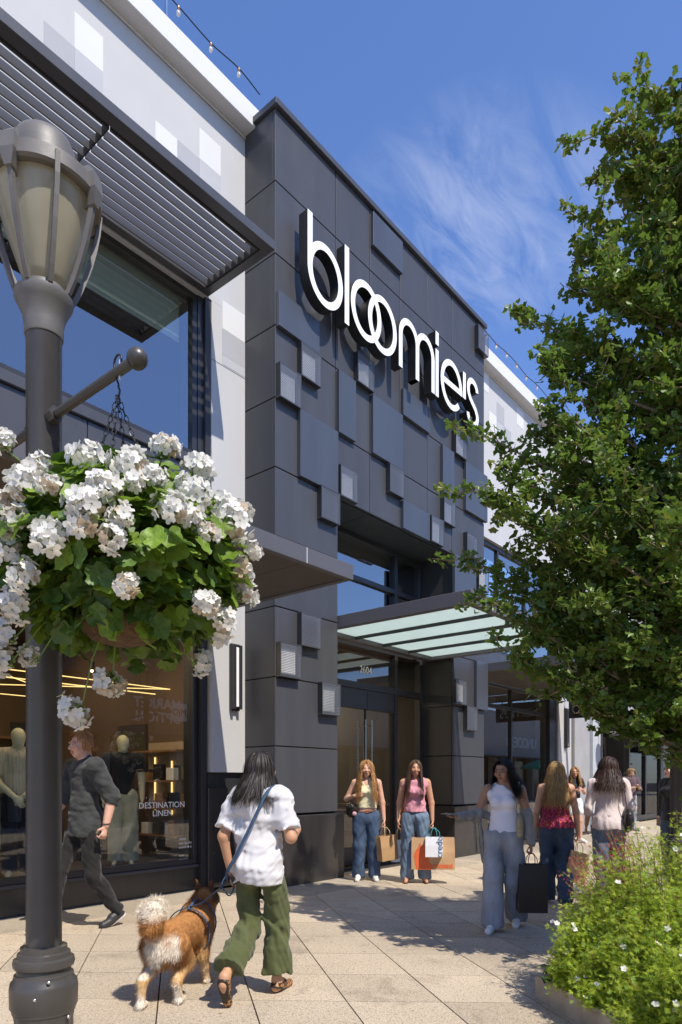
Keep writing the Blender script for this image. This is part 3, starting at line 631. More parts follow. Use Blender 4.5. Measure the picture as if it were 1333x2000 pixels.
# ================================================================ lamp post
M['lamp_top'] = pm('lamp_top_paint', (.135, .126, .115), .5, var=.16, scale=7, rvar=.1, bump=.04, bscale=120)  # paler tone than the pole, for capital, band, cap, ribs and brackets
M['lamp_metal'] = pm('lamp_post_paint', (.058, .053, .048), .34, var=.14, scale=7, rvar=.14, spec=.5, bump=.04, bscale=120)
M['lamp_glass'] = pm('lamp_globe', (.60, .56, .42), .22, var=.22, scale=3.0, trans=.5, rvar=.1, bump=.02)
def make_lamp(loc, label):
    t = thing('street_lamp', label, 'street lamp', loc, 0, 'lamp posts along the pavement')
    fl = lambda i, a: (1-.035*(.5+.5*math.cos(14*a))) if i in (1, 2) else 1.0
    b = MB(); b.lathe([(.155, 0), (.152, .05), (.12, .09), (.112, .13)], seg=40)
    b.lathe([(.112, .131), (.109, .16), (.106, .50), (.110, .525)], seg=84, flute=fl)
    b.lathe([(.113, .526), (.113, .535), (.121, .548), (.122, .62), (.118, .64), (.108, .652), (.106, .668), (.098, .672), (.096, .688)], seg=40)
    b.lathe([(.098, .689), (.108, .697), (.111, .711), (.108, .726), (.096, .732), (.094, .748), (.084, .752), (.083, .772), (.070, .775)], seg=40)
    base = b.build('base', M['lamp_metal'], t, smooth=True, world=False)
    for a, z in ((-2.3, .60), (-1.25, .515), (-1.9, .66), (.4, .515)):
        MB().sphere((.118*math.cos(a), .118*math.sin(a), z), .008, 8, 5).build('bolt', M['chrome'], base, smooth='all', world=False)
    MB().lathe([(.0640, .774), (.0640, 3.08), (.0650, 3.082)], seg=36).build('pole', M['lamp_metal'], t, smooth=True, world=False)
    c = MB(); c.lathe([(.0675, 3.083), (.070, 3.09), (.0705, 3.13), (.078, 3.165), (.094, 3.20), (.105, 3.220), (.105, 3.238), (.098, 3.243), (.082, 3.246), (.078, 3.268), (.066, 3.272)], seg=36)
    c.build('capital', M['lamp_top'], t, smooth=True, world=False)
    gl = MB(); gl.lathe([(.064, 3.273), (.080, 3.31), (.105, 3.38), (.130, 3.45), (.152, 3.52), (.168, 3.575), (.174, 3.615), (.172, 3.63)], seg=40)
    gl.build('globe', M['lamp_glass'], t, smooth='all', world=False)
    r = MB(); r.lathe([(.176, 3.605), (.198, 3.602), (.208, 3.610), (.208, 3.640), (.202, 3.644), (.202, 3.664), (.194, 3.670), (.150, 3.70)], seg=44)
    r.build('band', M['lamp_top'], t, smooth=True, world=False)
    d = MB(); d.lathe([(.152, 3.70), (.135, 3.715), (.128, 3.72), (.124, 3.76), (.118, 3.763), (.112, 3.80), (.10, 3.825), (.07, 3.845), (.02, 3.86)], seg=36)
    d.build('cap', M['lamp_top'], t, smooth=True, world=False)
    prof = [(.098, 3.240), (.122, 3.29), (.148, 3.36), (.170, 3.43), (.187, 3.50), (.200, 3.57), (.207, 3.645)]
    for k in range(8):
        a = R(22.5+45*k+8)
        b = MB(); n = len(prof); vs = []
        for (rr, z) in prof:
            for (dr, ds) in ((-.010, -.0085), (.010, -.0085), (.010, .0085), (-.010, .0085)):
                vs.append(((rr+dr)*math.cos(a)-ds*math.sin(a), (rr+dr)*math.sin(a)+ds*math.cos(a), z))
        fs = [(i*4+q, i*4+(q+1) % 4, i*4+4+(q+1) % 4, i*4+4+q) for i in range(n-1) for q in range(4)]+[(3, 2, 1, 0), (4*n-4, 4*n-3, 4*n-2, 4*n-1)]
        b.add(vs, fs)
        b.build('rib', M['lamp_top'], t, world=False)
        if k % 2 == 0:
            b = MB(); P = [(.195, 3.555, .007), (.216, 3.56, .014), (.226, 3.615, .030), (.220, 3.675, .026), (.190, 3.71, .012)]
            vs = []
            for (rr, z, hw) in P:
                for s_ in (-1, 1): vs.append((rr*math.cos(a)-s_*hw*math.sin(a), rr*math.sin(a)+s_*hw*math.cos(a), z))
            vs += [(v[0]*.86, v[1]*.86, v[2]) for v in vs]
            fs = [(2*i, 2*i+1, 2*i+3, 2*i+2) for i in range(4)]+[(10+2*i+2, 10+2*i+3, 10+2*i+1, 10+2*i) for i in range(4)]+[(2*i+2, 12+2*i, 10+2*i, 2*i) for i in range(4)]+[(2*i+1, 11+2*i, 13+2*i, 2*i+3) for i in range(4)]
            b.add(vs, fs).build('bracket', M['lamp_top'], t, world=False)
    # basket arms along the y axis
    a = MB(); a.tube([(0, -.06, 2.765), (0, -.60, 2.765)], .0165, 14); a.sphere((0, -.615, 2.765), .034, 18, 12)
    a.tube([(0, -.055, 2.765), (0, -.10, 2.765)], .029, 6); a.build('basket_arm', M['lamp_metal'], t, smooth=True, world=False)
    a = MB(); a.tube([(0, .06, 2.765), (0, .32, 2.765)], .0165, 14); a.sphere((0, .335, 2.765), .034, 18, 12); a.tube([(0, .055, 2.765), (0, .10, 2.765)], .029, 6)
    a.build('basket_arm', M['lamp_metal'], t, smooth=True, world=False)
    e = MB(); e.tube([(0, -.515, 2.80), (0, -.515, 2.735)], .004, 6); e.build('eye_bolt', M['chrome'], t, world=False)
    return t
lamp1 = make_lamp((1.276, 2.532, 0), 'near grey lamp post with ribbed lantern and fluted base, carrying the big basket')
# ================================================================ leaf and petal shapes
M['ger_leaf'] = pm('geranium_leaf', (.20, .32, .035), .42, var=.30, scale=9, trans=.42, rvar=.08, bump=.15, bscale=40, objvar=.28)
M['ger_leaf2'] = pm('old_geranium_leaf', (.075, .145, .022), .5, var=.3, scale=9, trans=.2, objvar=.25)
M['stem'] = pm('green_stem', (.16, .24, .05), .5, var=.2)
M['petal'] = pm('white_petal', (.80, .79, .74), .6, var=.05, scale=40, trans=.33, rvar=.05)
M['petal_old'] = pm('fading_petal', (.62, .50, .36), .7, var=.2, scale=30, trans=.3)
M['coir'] = pm('coir_liner', (.10, .055, .025), .95, var=.5, scale=40, bump=.8, bscale=70)
M['wire'] = pm('black_wire', (.015, .015, .016), .45)
def rot_to(n, spin):
    n = Vector(n).normalized(); return n.to_track_quat('Z', 'Y').to_matrix().to_4x4() @ Matrix.Rotation(spin, 4, 'Z')
def ger_leaf(seed):
    rs = random.Random(seed); n = 20; vs = [(0, 0, 0)]; fs = []
    for ring, rr in ((1, .55), (2, 1.0)):
        for k in range(n):
            a = 2*math.pi*(k+.5)/n; lob = 1+(.10*math.cos(5*a+seed)+.045*(-1)**k)*(ring-1)+rs.uniform(-.04, .04)
            notch = 1-.45*max(0, math.cos(a-math.pi))**14
            r_ = rr*lob*notch; z = .16*rr*rr+.085*math.sin(5*a+seed)*rr+rs.uniform(-.04, .04)
            vs.append((r_*math.cos(a), r_*math.sin(a), z))
    for k in range(n):
        k2 = (k+1) % n; fs.append((0, 1+k, 1+k2)); fs.append((1+k, 1+n+k, 1+n+k2, 1+k2))
    return MB().add(vs, fs)
GLV = []
for s in range(4):
    for m in ('ger_leaf', 'ger_leaf2'): GLV.append(ger_leaf(s).mesh('geranium_leaf', M[m], smooth='all'))
def floret(b, c, n, size, spin, mi=0, rs=random):
    Mx = Matrix.Translation(c) @ rot_to(n, spin)
    for k in range(5):
        a = 2*math.pi*k/5; ca, sa = math.cos(a), math.sin(a); cup = rs.uniform(.05, .5); w = rs.uniform(.50, .62)
        pts = [(.06, 0, 0), (.55, w*.75, cup*.35), (.98, w*.55, cup*.8+rs.uniform(-.1, .1)), (1.06, 0, cup+rs.uniform(-.1, .1)), (.98, -w*.55, cup*.8), (.55, -w*.75, cup*.35), (.58, 0, cup*.25-.05)]
        vs = [Mx @ Vector(((x*ca-y*sa)*size, (x*sa+y*ca)*size, z*size)) for x, y, z in pts]
        b.add([tuple(v) for v in vs], [(0, 6, 1), (1, 6, 3, 2), (3, 6, 5, 4), (0, 5, 6)], mi)
def head_mesh(seed, nfl=24, rad=.052):
    rs = random.Random(seed); b = MB()
    for k in range(nfl):
        z = 1-1.5*(k+.5)/nfl; a = k*2.39996+rs.uniform(-.3, .3); rr = math.sqrt(max(0, 1-z*z)); n = Vector((rr*math.cos(a), rr*math.sin(a), z)); n = (n+Vector((rs.uniform(-.25, .25), rs.uniform(-.25, .25), rs.uniform(-.2, .2)))).normalized()
        c = n*rad*rs.uniform(.55, 1.2); c.z *= .80
        floret(b, c, n, rs.uniform(.020, .028), rs.uniform(0, 6), 1 if rs.random() < .07 else 0, rs)
        b.tube([(0, 0, -.035), tuple(c*.5+Vector((0, 0, -.012))), tuple(c)], .0013, 3, 2)
    for k in range(5):
        a = rs.uniform(0, 6.28); c = Vector((.02*math.cos(a), .02*math.sin(a), -.03)); b.sphere(tuple(c), .006, 5, 4, 2, (1, 1, 1.6))
    return b.mesh('flower_head', [M['petal'], M['petal_old'], M['stem']], smooth='all')
HEADS = [head_mesh(s, 13+4*s, .040+.005*s) for s in range(5)]
HP = [(0.97, 1.96, 2.33), (0.94, 1.83, 2.22), (1.03, 1.8, 2.32), (1.03, 1.71, 2.21), (1.12, 1.72, 2.31), (1.11, 1.67, 2.24), (1.27, 1.76, 2.43), (1.37, 1.73, 2.39), (1.16, 1.66, 2.27), (0.99, 1.73, 2.16), (1.06, 1.66, 2.13), (0.98, 1.73, 2.1),
      (0.93, 1.81, 2.07), (1.04, 1.68, 2.07), (1.19, 1.62, 2.18), (1.25, 1.61, 2.17), (1.31, 1.6, 2.14), (1.46, 1.71, 2.3), (1.51, 1.68, 2.28), (1.45, 1.66, 2.22), (1.57, 1.69, 2.17), (1.52, 1.69, 2.09), (1.59, 1.74, 2.04), (1.33, 1.64, 1.94),
      (1.47, 1.72, 1.92), (1.5, 1.78, 1.88), (1.09, 1.69, 1.95), (1.51, 1.89, 1.81), (1.27, 2.07, 1.73), (1.17, 2.12, 1.63), (0.89, 1.92, 2.14), (0.89, 2.01, 2.2), (0.91, 1.92, 1.98), (0.93, 2.02, 1.92), (0.98, 2.2, 1.86), (1.05, 2.18, 1.8), (0.97, 2.2, 1.78), (1.28, 1.64, 2.26)]
def make_basket(loc, label, full=True):
    t = thing('hanging_basket', label, 'flower basket', loc, 0, 'flower baskets hung from lamp posts')
    rs = random.Random(11); C = Vector((0, 0, 0))          # loc = middle of the planting, bowl rim a little below
    bw = MB(); bw.lathe([(.03, -.255), (.10, -.235), (.155, -.18), (.19, -.09), (.205, -.0), (.20, .02), (.06, .03)], seg=28)
    bw.build('coir_liner', M['coir'], t, smooth=True, world=False)
    w = MB()
    for r_, z in ((.209, .0), (.193, -.09), (.158, -.18)): w.tube([(r_*math.cos(2*math.pi*k/24), r_*math.sin(2*math.pi*k/24), z) for k in range(25)], .003, 5)
    w.build('wire_frame', M['wire'], t, world=False)
    top = Vector((0, .03, .585))
    for k in range(4):
        a = R(40+90*k); p0 = top; p1 = Vector((.20*math.cos(a), .20*math.sin(a), 0)); ch = MB(); n = 26
        for i in range(n):
            c = p0.lerp(p1, (i+.5)/n); d = (p1-p0).normalized(); q = d.to_track_quat('Z', 'Y').to_matrix().to_4x4() @ Matrix.Rotation(R(90*(i % 2)), 4, 'Z')
            ln = [(Matrix.Translation(c) @ q) @ Vector((.007*math.cos(u), 0, .015*math.sin(u))) for u in [2*math.pi*k2/8 for k2 in range(9)]]
            ch.tube([tuple(v) for v in ln], .0017, 4)
        ch.build('chain', M['wire'], t, world=False)
    hk = [(0, .03+.022*math.cos(u), .70+.022*math.sin(u)) for u in np.linspace(math.pi*1.1, -.2, 10)]+[(0, .045, .66), (0, .025, .62)]+[(0, .03+.012*math.cos(u), .597+.014*math.sin(u)) for u in np.linspace(2.0, 5.8, 8)]
    MB().tube(hk, .0035, 6).build('hook', M['wire'], t, smooth='all', world=False)
    # leaves
    pts = []
    for k in range(2100 if full else 420):
        u = rs.uniform(-1, 1); a = rs.uniform(0, 2*math.pi); q = math.sqrt(1-u*u); n = Vector((q*math.cos(a), q*math.sin(a), u))
        r_ = rs.uniform(.66, 1.08) if rs.random() < .78 else rs.uniform(.35, .7)
        tp_ = 1+.45*min(0, n.z); p = Vector((n.x*.39*r_*tp_, n.y*.39*r_*tp_, n.z*(.34 if n.z > 0 else .33)*r_-.02))
        if p.z < -.16 and math.hypot(p.x, p.y) < .17: continue
        nn = (n*.7+Vector((rs.uniform(-.5, .5), rs.uniform(-.5, .5), rs.uniform(.1, 1.0)))).normalized()
        pts.append((p, nn, rs.uniform(.024, .043), rs.uniform(0, 6.28), r_))
    front = Vector((-.3, -.85, -.4)).normalized()
    pts.sort(key=lambda s_: -(s_[0].dot(front)+.15*s_[4]*s_[2]*10))
    rest = MB(); lim = 300 if full else 0
    for k, (p, nn, sz, sp, r_) in enumerate(pts):
        Mx = Matrix.Translation(p) @ rot_to(nn, sp) @ Matrix.Scale(sz, 4)
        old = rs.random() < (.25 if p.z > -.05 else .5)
        if k < lim:
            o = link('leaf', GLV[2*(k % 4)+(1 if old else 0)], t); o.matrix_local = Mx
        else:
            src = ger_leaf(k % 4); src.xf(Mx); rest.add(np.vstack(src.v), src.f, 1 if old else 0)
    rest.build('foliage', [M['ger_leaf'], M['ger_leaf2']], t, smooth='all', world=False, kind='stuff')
    # flower heads on stalks
    hp = [Vector(h)-Vector((1.276, 2.0, 2.10)) for h in HP]
    for k in range(14):
        a = rs.uniform(R(20), R(200)); z = rs.uniform(-.1, .3); hp.append(Vector((.38*math.cos(a), .38*math.sin(a), z)))
    st = MB()
    for k, h in enumerate(hp):
        n = (h.normalized()+Vector((0, 0, .75))).normalized()
        o = link('flower_head', HEADS[k % 5], t); o.matrix_local = Matrix.Translation(h) @ rot_to(n, rs.uniform(0, 6)) @ Matrix.Scale(rs.uniform(.68, 1.02), 4)
        b = h-n*.03; r0 = Vector((h.x*.35, h.y*.35, min(h.z, .15)*.4+.0)); mid = r0.lerp(b, .55)+Vector((0, 0, .04))
        st.tube([tuple(r0), tuple(mid), tuple(b)], .0026, 5)
    for k in range(26):
        a = rs.uniform(0, 6.28); u = rs.uniform(-.3, .9); q = math.sqrt(1-u*u); p = Vector((q*math.cos(a)*.40, q*math.sin(a)*.40, u*.30-.02))
        st.tube([tuple(p*.4), tuple(p*.8+Vector((0, 0, .03))), tuple(p)], .002, 4); st.sphere(tuple(p), .008, 5, 4, 0, (1, 1, 1.4))
    st.build('flower_stalks', M['stem'], t, world=False, kind='stuff')
    return t
basket1 = make_basket((1.276, 2.0, 2.10), 'lush basket of white geraniums hanging from the near lamp post')
# ================================================================ ginkgo tree
M['gink'] = pm('ginkgo_leaf', (.135, .215, .034), .40, var=.36, scale=2.2, trans=.46, rvar=.08, objvar=.25)
M['gink2'] = pm('young_ginkgo_leaf', (.19, .22, .03), .42, var=.25, scale=2.2, trans=.4, objvar=.2)
M['bark'] = pm('ginkgo_bark', (.20, .15, .10), .85, var=.35, scale=14, bump=.5, bscale=30, stretch=(1, 1, .3))
M['twig'] = pm('ginkgo_twig', (.30, .20, .115), .7, var=.3, scale=10)
def gink_leaf(seed):
    rs = random.Random(seed); n = 6; vs = [(0, 0, 0), (0, .30, .0)]
    for k in range(n+1):
        a = R(-62+124*k/n); r_ = (.78+.10*math.cos(4*a+seed)+rs.uniform(-.03, .03))*(.72 if k == n//2 else 1)
        vs.append((r_*math.sin(a), .30+r_*math.cos(a), .12*abs(math.sin(a))*rs.choice((1, 1, -.3))+.07*math.sin(9*a+seed)))
    fs = [(1, 2+k+1, 2+k) for k in range(n)]
    vs += [(.018, 0, 0), (.018, .30, 0), (-.018, 0, 0), (-.018, .30, 0)]; m = len(vs); fs.append((m-4, m-3, m-1, m-2))
    return np.array(vs), fs
GKS = [gink_leaf(s) for s in range(4)]
GKM = []
for s in range(4):
    for m in ('gink', 'gink2'): GKM.append(MB().add(*GKS[s]).mesh('ginkgo_leaf', M[m], smooth=False))
def leaf_block(P, Nn, Sz, Sp, shapes, mats_idx, name, mats, parent, off):
    """many leaves in one mesh, built with arrays"""
    V = []; F = []; MI = []; base = 0
    Z = Nn/np.linalg.norm(Nn, axis=1, keepdims=True); ref = np.tile(np.array([.31, .17, .93]), (len(P), 1)); Xa = np.cross(ref, Z); Xa /= (np.linalg.norm(Xa, axis=1, keepdims=True)+1e-9); Ya = np.cross(Z, Xa)
    c, s_ = np.cos(Sp)[:, None], np.sin(Sp)[:, None]; X2 = Xa*c+Ya*s_; Y2 = -Xa*s_+Ya*c
    k = np.arange(len(P)) % len(shapes)
    for q, (vs, fs) in enumerate(shapes):
        idx = np.where(k == q)[0]
        if not len(idx): continue
        W = (X2[idx][:, None, :]*vs[None, :, 0, None]+Y2[idx][:, None, :]*vs[None, :, 1, None]+Z[idx][:, None, :]*vs[None, :, 2, None])*Sz[idx][:, None, None]+P[idx][:, None, :]
        V.append(W.reshape(-1, 3)); nv = len(vs)
        for r_ in range(len(idx)):
            o = base+r_*nv
            for f in fs: F.append(tuple(i+o for i in f)); MI.append(int(mats_idx[idx[r_]]))
        base += nv*len(idx)
    V = np.vstack(V)-np.array(off); me = bpy.data.meshes.new(name); me.from_pydata(V.tolist(), [], F)
    for m in mats: me.materials.append(m)
    me.polygons.foreach_set('material_index', MI); me.update()
    return link(name, me, parent, 'stuff')
TB = Vector((5.55, .62, .10))
def make_ginkgo():
    rs = random.Random(5); t = thing('ginkgo_tree', 'leafy green ginkgo tree with spreading branches at the right', 'tree', TB)
    TIPS = [(5.87, 1.69, 7.0), (5.45, 1.92, 6.55), (5.65, 1.97, 6.4), (5.38, 1.98, 5.88), (5.43, 2.08, 5.71), (5.55, 2.08, 5.45), (5.37, 2.61, 5.42), (5.31, 2.05, 4.99), (4.96, 2.17, 4.62), (4.96, 2.79, 4.32), (4.91, 2.54, 3.93), (4.86, 2.76, 3.26),
            (4.71, 2.63, 3.69), (4.73, 2.6, 2.89), (4.73, 2.44, 2.47), (4.95, 2.34, 2.38), (5.11, 1.99, 2.42), (5.48, 1.55, 2.35), (5.98, 1.56, 6.4), (5.97, 1.42, 6.3), (5.55, 1.45, 5.71), (5.24, 1.51, 4.49), (4.67, 1.58, 3.56), (4.55, 1.88, 3.25),
            (4.5, 1.62, 2.67), (4.72, 1.36, 2.33), (4.51, 1.15, 3.05), (5.2, 1.26, 4.37), (4.85, 1.9, 4.05), (5.0, 2.1, 3.0), (5.25, 2.2, 2.8), (5.7, 2.2, 3.4), (6.0, 2.5, 2.9), (5.9, 2.1, 4.4), (6.3, 2.3, 3.9), (5.9, 1.6, 2.8), (5.05, 2.35, 3.5), (5.15, 2.5, 3.1), (5.25, 2.1, 3.8), (5.0, 2.2, 2.75), (5.3, 2.4, 4.3), (5.2, 2.2, 4.7), (5.4, 2.3, 3.3), (5.45, 1.95, 2.8), (5.1, 1.8, 3.4), (5.6, 2.0, 4.9), (5.5, 1.6, 3.7), (4.95, 2.0, 3.75), (5.35, 1.9, 5.3), (5.9, 1.3, 6.0), (6.1, 1.0, 6.3), (5.75, 1.6, 5.95), (6.2, 1.2, 5.7), (5.95, 1.45, 6.5), (6.0, 1.2, 5.3), (5.6, 1.75, 6.25)]
    for k in range(32):
        a = rs.uniform(-1.05, 1.95); z = rs.uniform(2.7, 5.5); r_ = (2.1-.30*max(0, z-3.0))*rs.uniform(.75, 1.0); TIPS.append((TB.x+r_*math.cos(a), TB.y+r_*math.sin(a), z))
    for k in range(20):
        a = rs.uniform(-1.72, -.9); z = rs.uniform(2.6, 6.0); r_ = (1.8-.25*max(0, z-3.0))*rs.uniform(.75, 1.0); TIPS.append((TB.x+r_*math.cos(a), TB.y+r_*math.sin(a), z))
    tr = MB(); tp = [Vector((TB.x+.04*math.sin(z*.9), TB.y+.05*math.cos(z*.7), z)) for z in np.linspace(.1, 6.4, 16)]
    tr.tube([tuple(p) for p in tp], [.105*(1-.9*i/15)+.004 for i in range(16)], 12)
    tr = tr.build('trunk', M['bark'], t, smooth='all')
    br = MB(); tw = MB(); LP = []; LN = []; LS = []; LM = []
    def spurs(p0, p1, n, young, dens=3.3):
        d = (p1-p0)
        for i in range(n):
            c = p0+d*((i+rs.uniform(.1, .9))/n)
            for q in range(int(rs.uniform(dens-1, dens+1.4))):
                ax = Vector((rs.gauss(0, 1), rs.gauss(0, 1), rs.gauss(.15, .8))).normalized(); l = c+ax*rs.uniform(.01, .05)
                LP.append(tuple(l)); nn = Vector((rs.gauss(0, .6), rs.gauss(-.25, .6), rs.gauss(.75, .5))); LN.append(tuple(nn)); LS.append(rs.uniform(.042, .070)); LM.append(1 if rs.random() < young else 0)
    for k, tip in enumerate(TIPS):
        tip = Vector(tip); dh = math.hypot(tip.x-TB.x, tip.y-TB.y); z0 = max(1.3, tip.z-dh*rs.uniform(.55, .95)-.1); s0 = Vector((TB.x, TB.y, min(z0, 6.4)))
        mid = s0.lerp(tip, .5)+Vector((rs.uniform(-.1, .1), rs.uniform(-.1, .1), -.12+rs.uniform(-.06, .06)))
        P = [s0*(1-u)**2+mid*2*u*(1-u)+tip*u*u for u in np.linspace(0, 1, 9)]
        br.tube([tuple(p) for p in P], [.026*(1-u)**1.2+.0035 for u in np.linspace(0, 1, 9)], 6)
        high = max(0, (tip.z-5.0)/2.2)
        spurs(P[6], P[8], 20, .12+.5*high, 3.2)
        for u in np.linspace(.22, .97, 17):
            c = P[min(7, int(u*8))].lerp(P[min(8, int(u*8)+1)], u*8-int(u*8)); L_ = rs.uniform(.25, .62)*(1.15-.65*u)
            d = (P[8]-P[0]).normalized()*rs.uniform(.3, 1.0)+Vector((rs.gauss(0, .7), rs.gauss(0, .7), rs.gauss(.1, .5))); e = c+d.normalized()*L_
            m = c.lerp(e, .5)+Vector((0, 0, -.03)); tw.tube([tuple(c), tuple(m), tuple(e)], [.006, .0045, .002], 4)
            spurs(c, m, int(6*L_/.3), .06+.35*high); spurs(m, e, int(7*L_/.3), .10+.45*high)
    br.build('branches', M['bark'], t, smooth='all', kind='stuff'); crown = tw.build('crown', M['twig'], t, kind='stuff')
    LP, LN, LS, LM = np.array(LP), np.array(LN), np.array(LS), np.array(LM); SP = RNG.uniform(0, 6.28, len(LP))
    # the 300 that stand largest towards the pavement become leaves of their own
    cp = np.array([0, 0, 1.4]); d = np.linalg.norm(LP-cp, axis=1); t_ = LP[:, 0]*vd[0]+LP[:, 1]*vd[1]; px = (LP[:, 0]*rt[0]+LP[:, 1]*rt[1])/t_
    dens = d+np.where(np.abs(px) < .5, 0, 100)-1.2*LS/.06*.5; order = np.argsort(dens); big, rest = order[:300], order[300:]
    for q, i in enumerate(big):
        o = link('leaf', GKM[2*(q % 4)+int(LM[i])], crown); o.matrix_local = Matrix.Translation(Vector(LP[i])-TB) @ rot_to(LN[i], SP[i]) @ Matrix.Scale(LS[i], 4)
    leaf_block(LP[rest], LN[rest], LS[rest], SP[rest], GKS, LM[rest], 'foliage', [M['gink'], M['gink2']], crown, TB)
    print('ginkgo leaves', len(LP))
make_ginkgo()
# ================================================================ planter with shrubs
M['curb'] = pm('weathered_concrete', (.36, .30, .235), .9, var=.3, scale=5, bump=.35, bscale=40, detail=6)
M['soil'] = pm('planting_soil', (.03, .02, .013), 1, var=.5, scale=30, bump=.8, bscale=30)
A_ = Vector((4.19, 1.85, 0)); u_ = Vector((-.60, -.80, 0)); v_ = Vector((.80, -.60, 0))
pl = thing('planter', 'low weathered concrete planter bed in the lower right corner', 'planter', A_)
def qpoly(a, b, c, d): return [tuple((A_+u_*s+v_*r_)[:2]) for s, r_ in ((a, c), (a, d), (b, d), (b, c))]
def curb(a, b, c, d):
    m = MB(); q = qpoly(a, b, c, d); 
    if sum(q[i][0]*q[(i+1) % 4][1]-q[(i+1) % 4][0]*q[i][1] for i in range(4)) < 0: q = q[::-1]
    cx, cy = np.mean(q, axis=0); q2 = [(x+(cx-x)*.0+(-.012 if x > cx else .012)*0, y) for x, y in q]
    m.prism(q, 0, .128); s = [(cx+(x-cx)*(1-.016/max(abs(x-cx), .05)), cy+(y-cy)*(1-.016/max(abs(y-cy), .05))) for x, y in q]
    vs = [(x, y, .128) for x, y in q]+[(x, y, .145) for x, y in s]; m.add(vs, [(0, 1, 5, 4), (1, 2, 6, 5), (2, 3, 7, 6), (3, 0, 4, 7), (4, 5, 6, 7)])
    m.build('curb', M['curb'], pl)
curb(0, 1.6, 0, .17); curb(1.606, 3.2, 0, .17); curb(0, .17, .176, 1.7); curb(0, .17, 1.706, 3.2)
q = qpoly(.171, 3.2, .171, 3.2)
MB().prism(q if sum(q[i][0]*q[(i+1) % 4][1]-q[(i+1) % 4][0]*q[i][1] for i in range(4)) > 0 else q[::-1], 0, .10).build('soil', M['soil'], pl)
M['pot'] = pm('potentilla_leaf', (.46, .56, .055), .5, var=.25, scale=6, trans=.55, rvar=.05)
M['pot2'] = pm('potentilla_leaf_deep', (.24, .36, .04), .5, var=.35, scale=6, trans=.35)
M['barb'] = pm('barberry_leaf', (.36, .055, .04), .5, var=.4, scale=8, trans=.35)
M['yolk'] = pm('yellow_flower_centre', (.65, .42, .04), .7)
M['rtwig'] = pm('reddish_twig', (.20, .13, .05), .7, var=.3)
M['hosta'] = pm('broad_low_leaf', (.05, .10, .018), .4, var=.3, scale=6, trans=.3)
LEAFLET = (np.array([(0, 0, 0), (.10, .5, .05), (0, 1, .02), (-.10, .5, .05)]), [(0, 1, 2, 3)])
SPRIG = []
for s in range(3):
    rs = random.Random(s); vs = []; fs = []
    for k in range(5):
        a = R(-74+37*k); L_ = 1-.30*abs(k-2)/2; c, sn = math.cos(a), math.sin(a); o = len(vs)
        for (x, y, z) in LEAFLET[0]: vs.append(((x*1.05*c+y*sn)*L_, (-x*1.05*sn+y*c)*L_, z+.25*(y*L_)**2*rs.uniform(-.6, 1)))
        fs.append((o, o+1, o+2, o+3))
    SPRIG.append((np.array(vs), fs))
def shrub(name, label, cat, base, stems, mats, young, sz, nper, flowers=0, seed=1, twigm='rtwig'):
    rs = random.Random(seed); t = thing(name, label, cat, base); B = Vector(base); P = []; Nn = []; S = []; MI = []; tw = MB(); tipl = []
    for (root, tip) in stems:
        root, tip = Vector(root), Vector(tip); mid = root.lerp(tip, .55)+Vector((0, 0, .12*(tip-root).length)); C = [root*(1-u)**2+mid*2*u*(1-u)+tip*u*u for u in np.linspace(0, 1, 7)]
        tw.tube([tuple(c) for c in C], [.004*(1-.75*u)+.0006 for u in np.linspace(0, 1, 7)], 4); tipl.append(tip)
        for q in range(nper):
            u = rs.uniform(.25, 1.0); i = min(5, int(u*6)); c = C[i].lerp(C[i+1], u*6-i); c += Vector((rs.gauss(0, .030), rs.gauss(0, .030), rs.gauss(0, .025)))
            P.append(tuple(c)); Nn.append((rs.gauss(0, .5), rs.gauss(-.1, .5), rs.gauss(.7, .45))); S.append(rs.uniform(.7, 1.25)*sz); MI.append(0 if rs.random() < young else 1)
    tw.build('twigs', M[twigm], t, kind='stuff')
    leaf_block(np.array(P), np.array(Nn), np.array(S), RNG.uniform(0, 6.28, len(P)), SPRIG, MI, 'foliage', mats, t, B)
    if flowers:
        fm = []
        for s in range(3):
            b = MB(); r2 = random.Random(s); floret(b, (0, 0, 0), (0, 0, 1), 1.0, 0, 0, r2); b.sphere((0, 0, .06), .22, 7, 5, 1, (1, 1, .6)); fm.append(b.mesh('flower', [M['petal'], M['yolk']], smooth='all'))
        rs.shuffle(tipl)
        for k in range(flowers):
            p = tipl[k % len(tipl)]+Vector((rs.gauss(0, .02), rs.gauss(0, .02), rs.uniform(.0, .03)))
            n = Vector((rs.gauss(-.45, .4), rs.gauss(-.35, .4), 1.0)); o = link('flower', fm[k % 3], t); o.matrix_local = Matrix.Translation(p-B) @ rot_to(n, rs.uniform(0, 6)) @ Matrix.Scale(rs.uniform(.013, .019), 4)
    return t
rs = random.Random(3)
def stems_in(blobs, n, rs, rootz=.1, rootc=None):
    out = []
    for k in range(n):
        c, r_ = rs.choice(blobs); c = Vector(c)
        while True:
            d = Vector((rs.uniform(-1, 1), rs.uniform(-1, 1), rs.uniform(-.5, 1)))
            if .1 < d.length < 1: break
        d.normalize(); tip = c+d*r_*rs.uniform(.78, 1.0)*rs.choice((1, 1, 1, .7))
        if tip.z < .12: tip.z = .12+rs.uniform(0, .1)
        rc = Vector((c.x+.3*(c.x-A_.x)*0+rs.uniform(-.1, .1), c.y+rs.uniform(-.1, .1), rootz)); out.append((rc, tip))
    return out
blobs = [((4.14, 1.50, .30), .25), ((3.96, 1.24, .27), .27), ((3.76, .96, .27), .28), ((4.38, 1.47, .48), .36), ((4.36, 1.20, .68), .46), ((4.60, 1.02, .80), .50), ((4.10, 1.18, .36), .36), ((3.98, .92, .40), .42), ((4.25, .72, .60), .48), ((4.75, .74, .85), .5), ((3.75, .60, .4), .45), ((4.3, .4, .5), .5)]
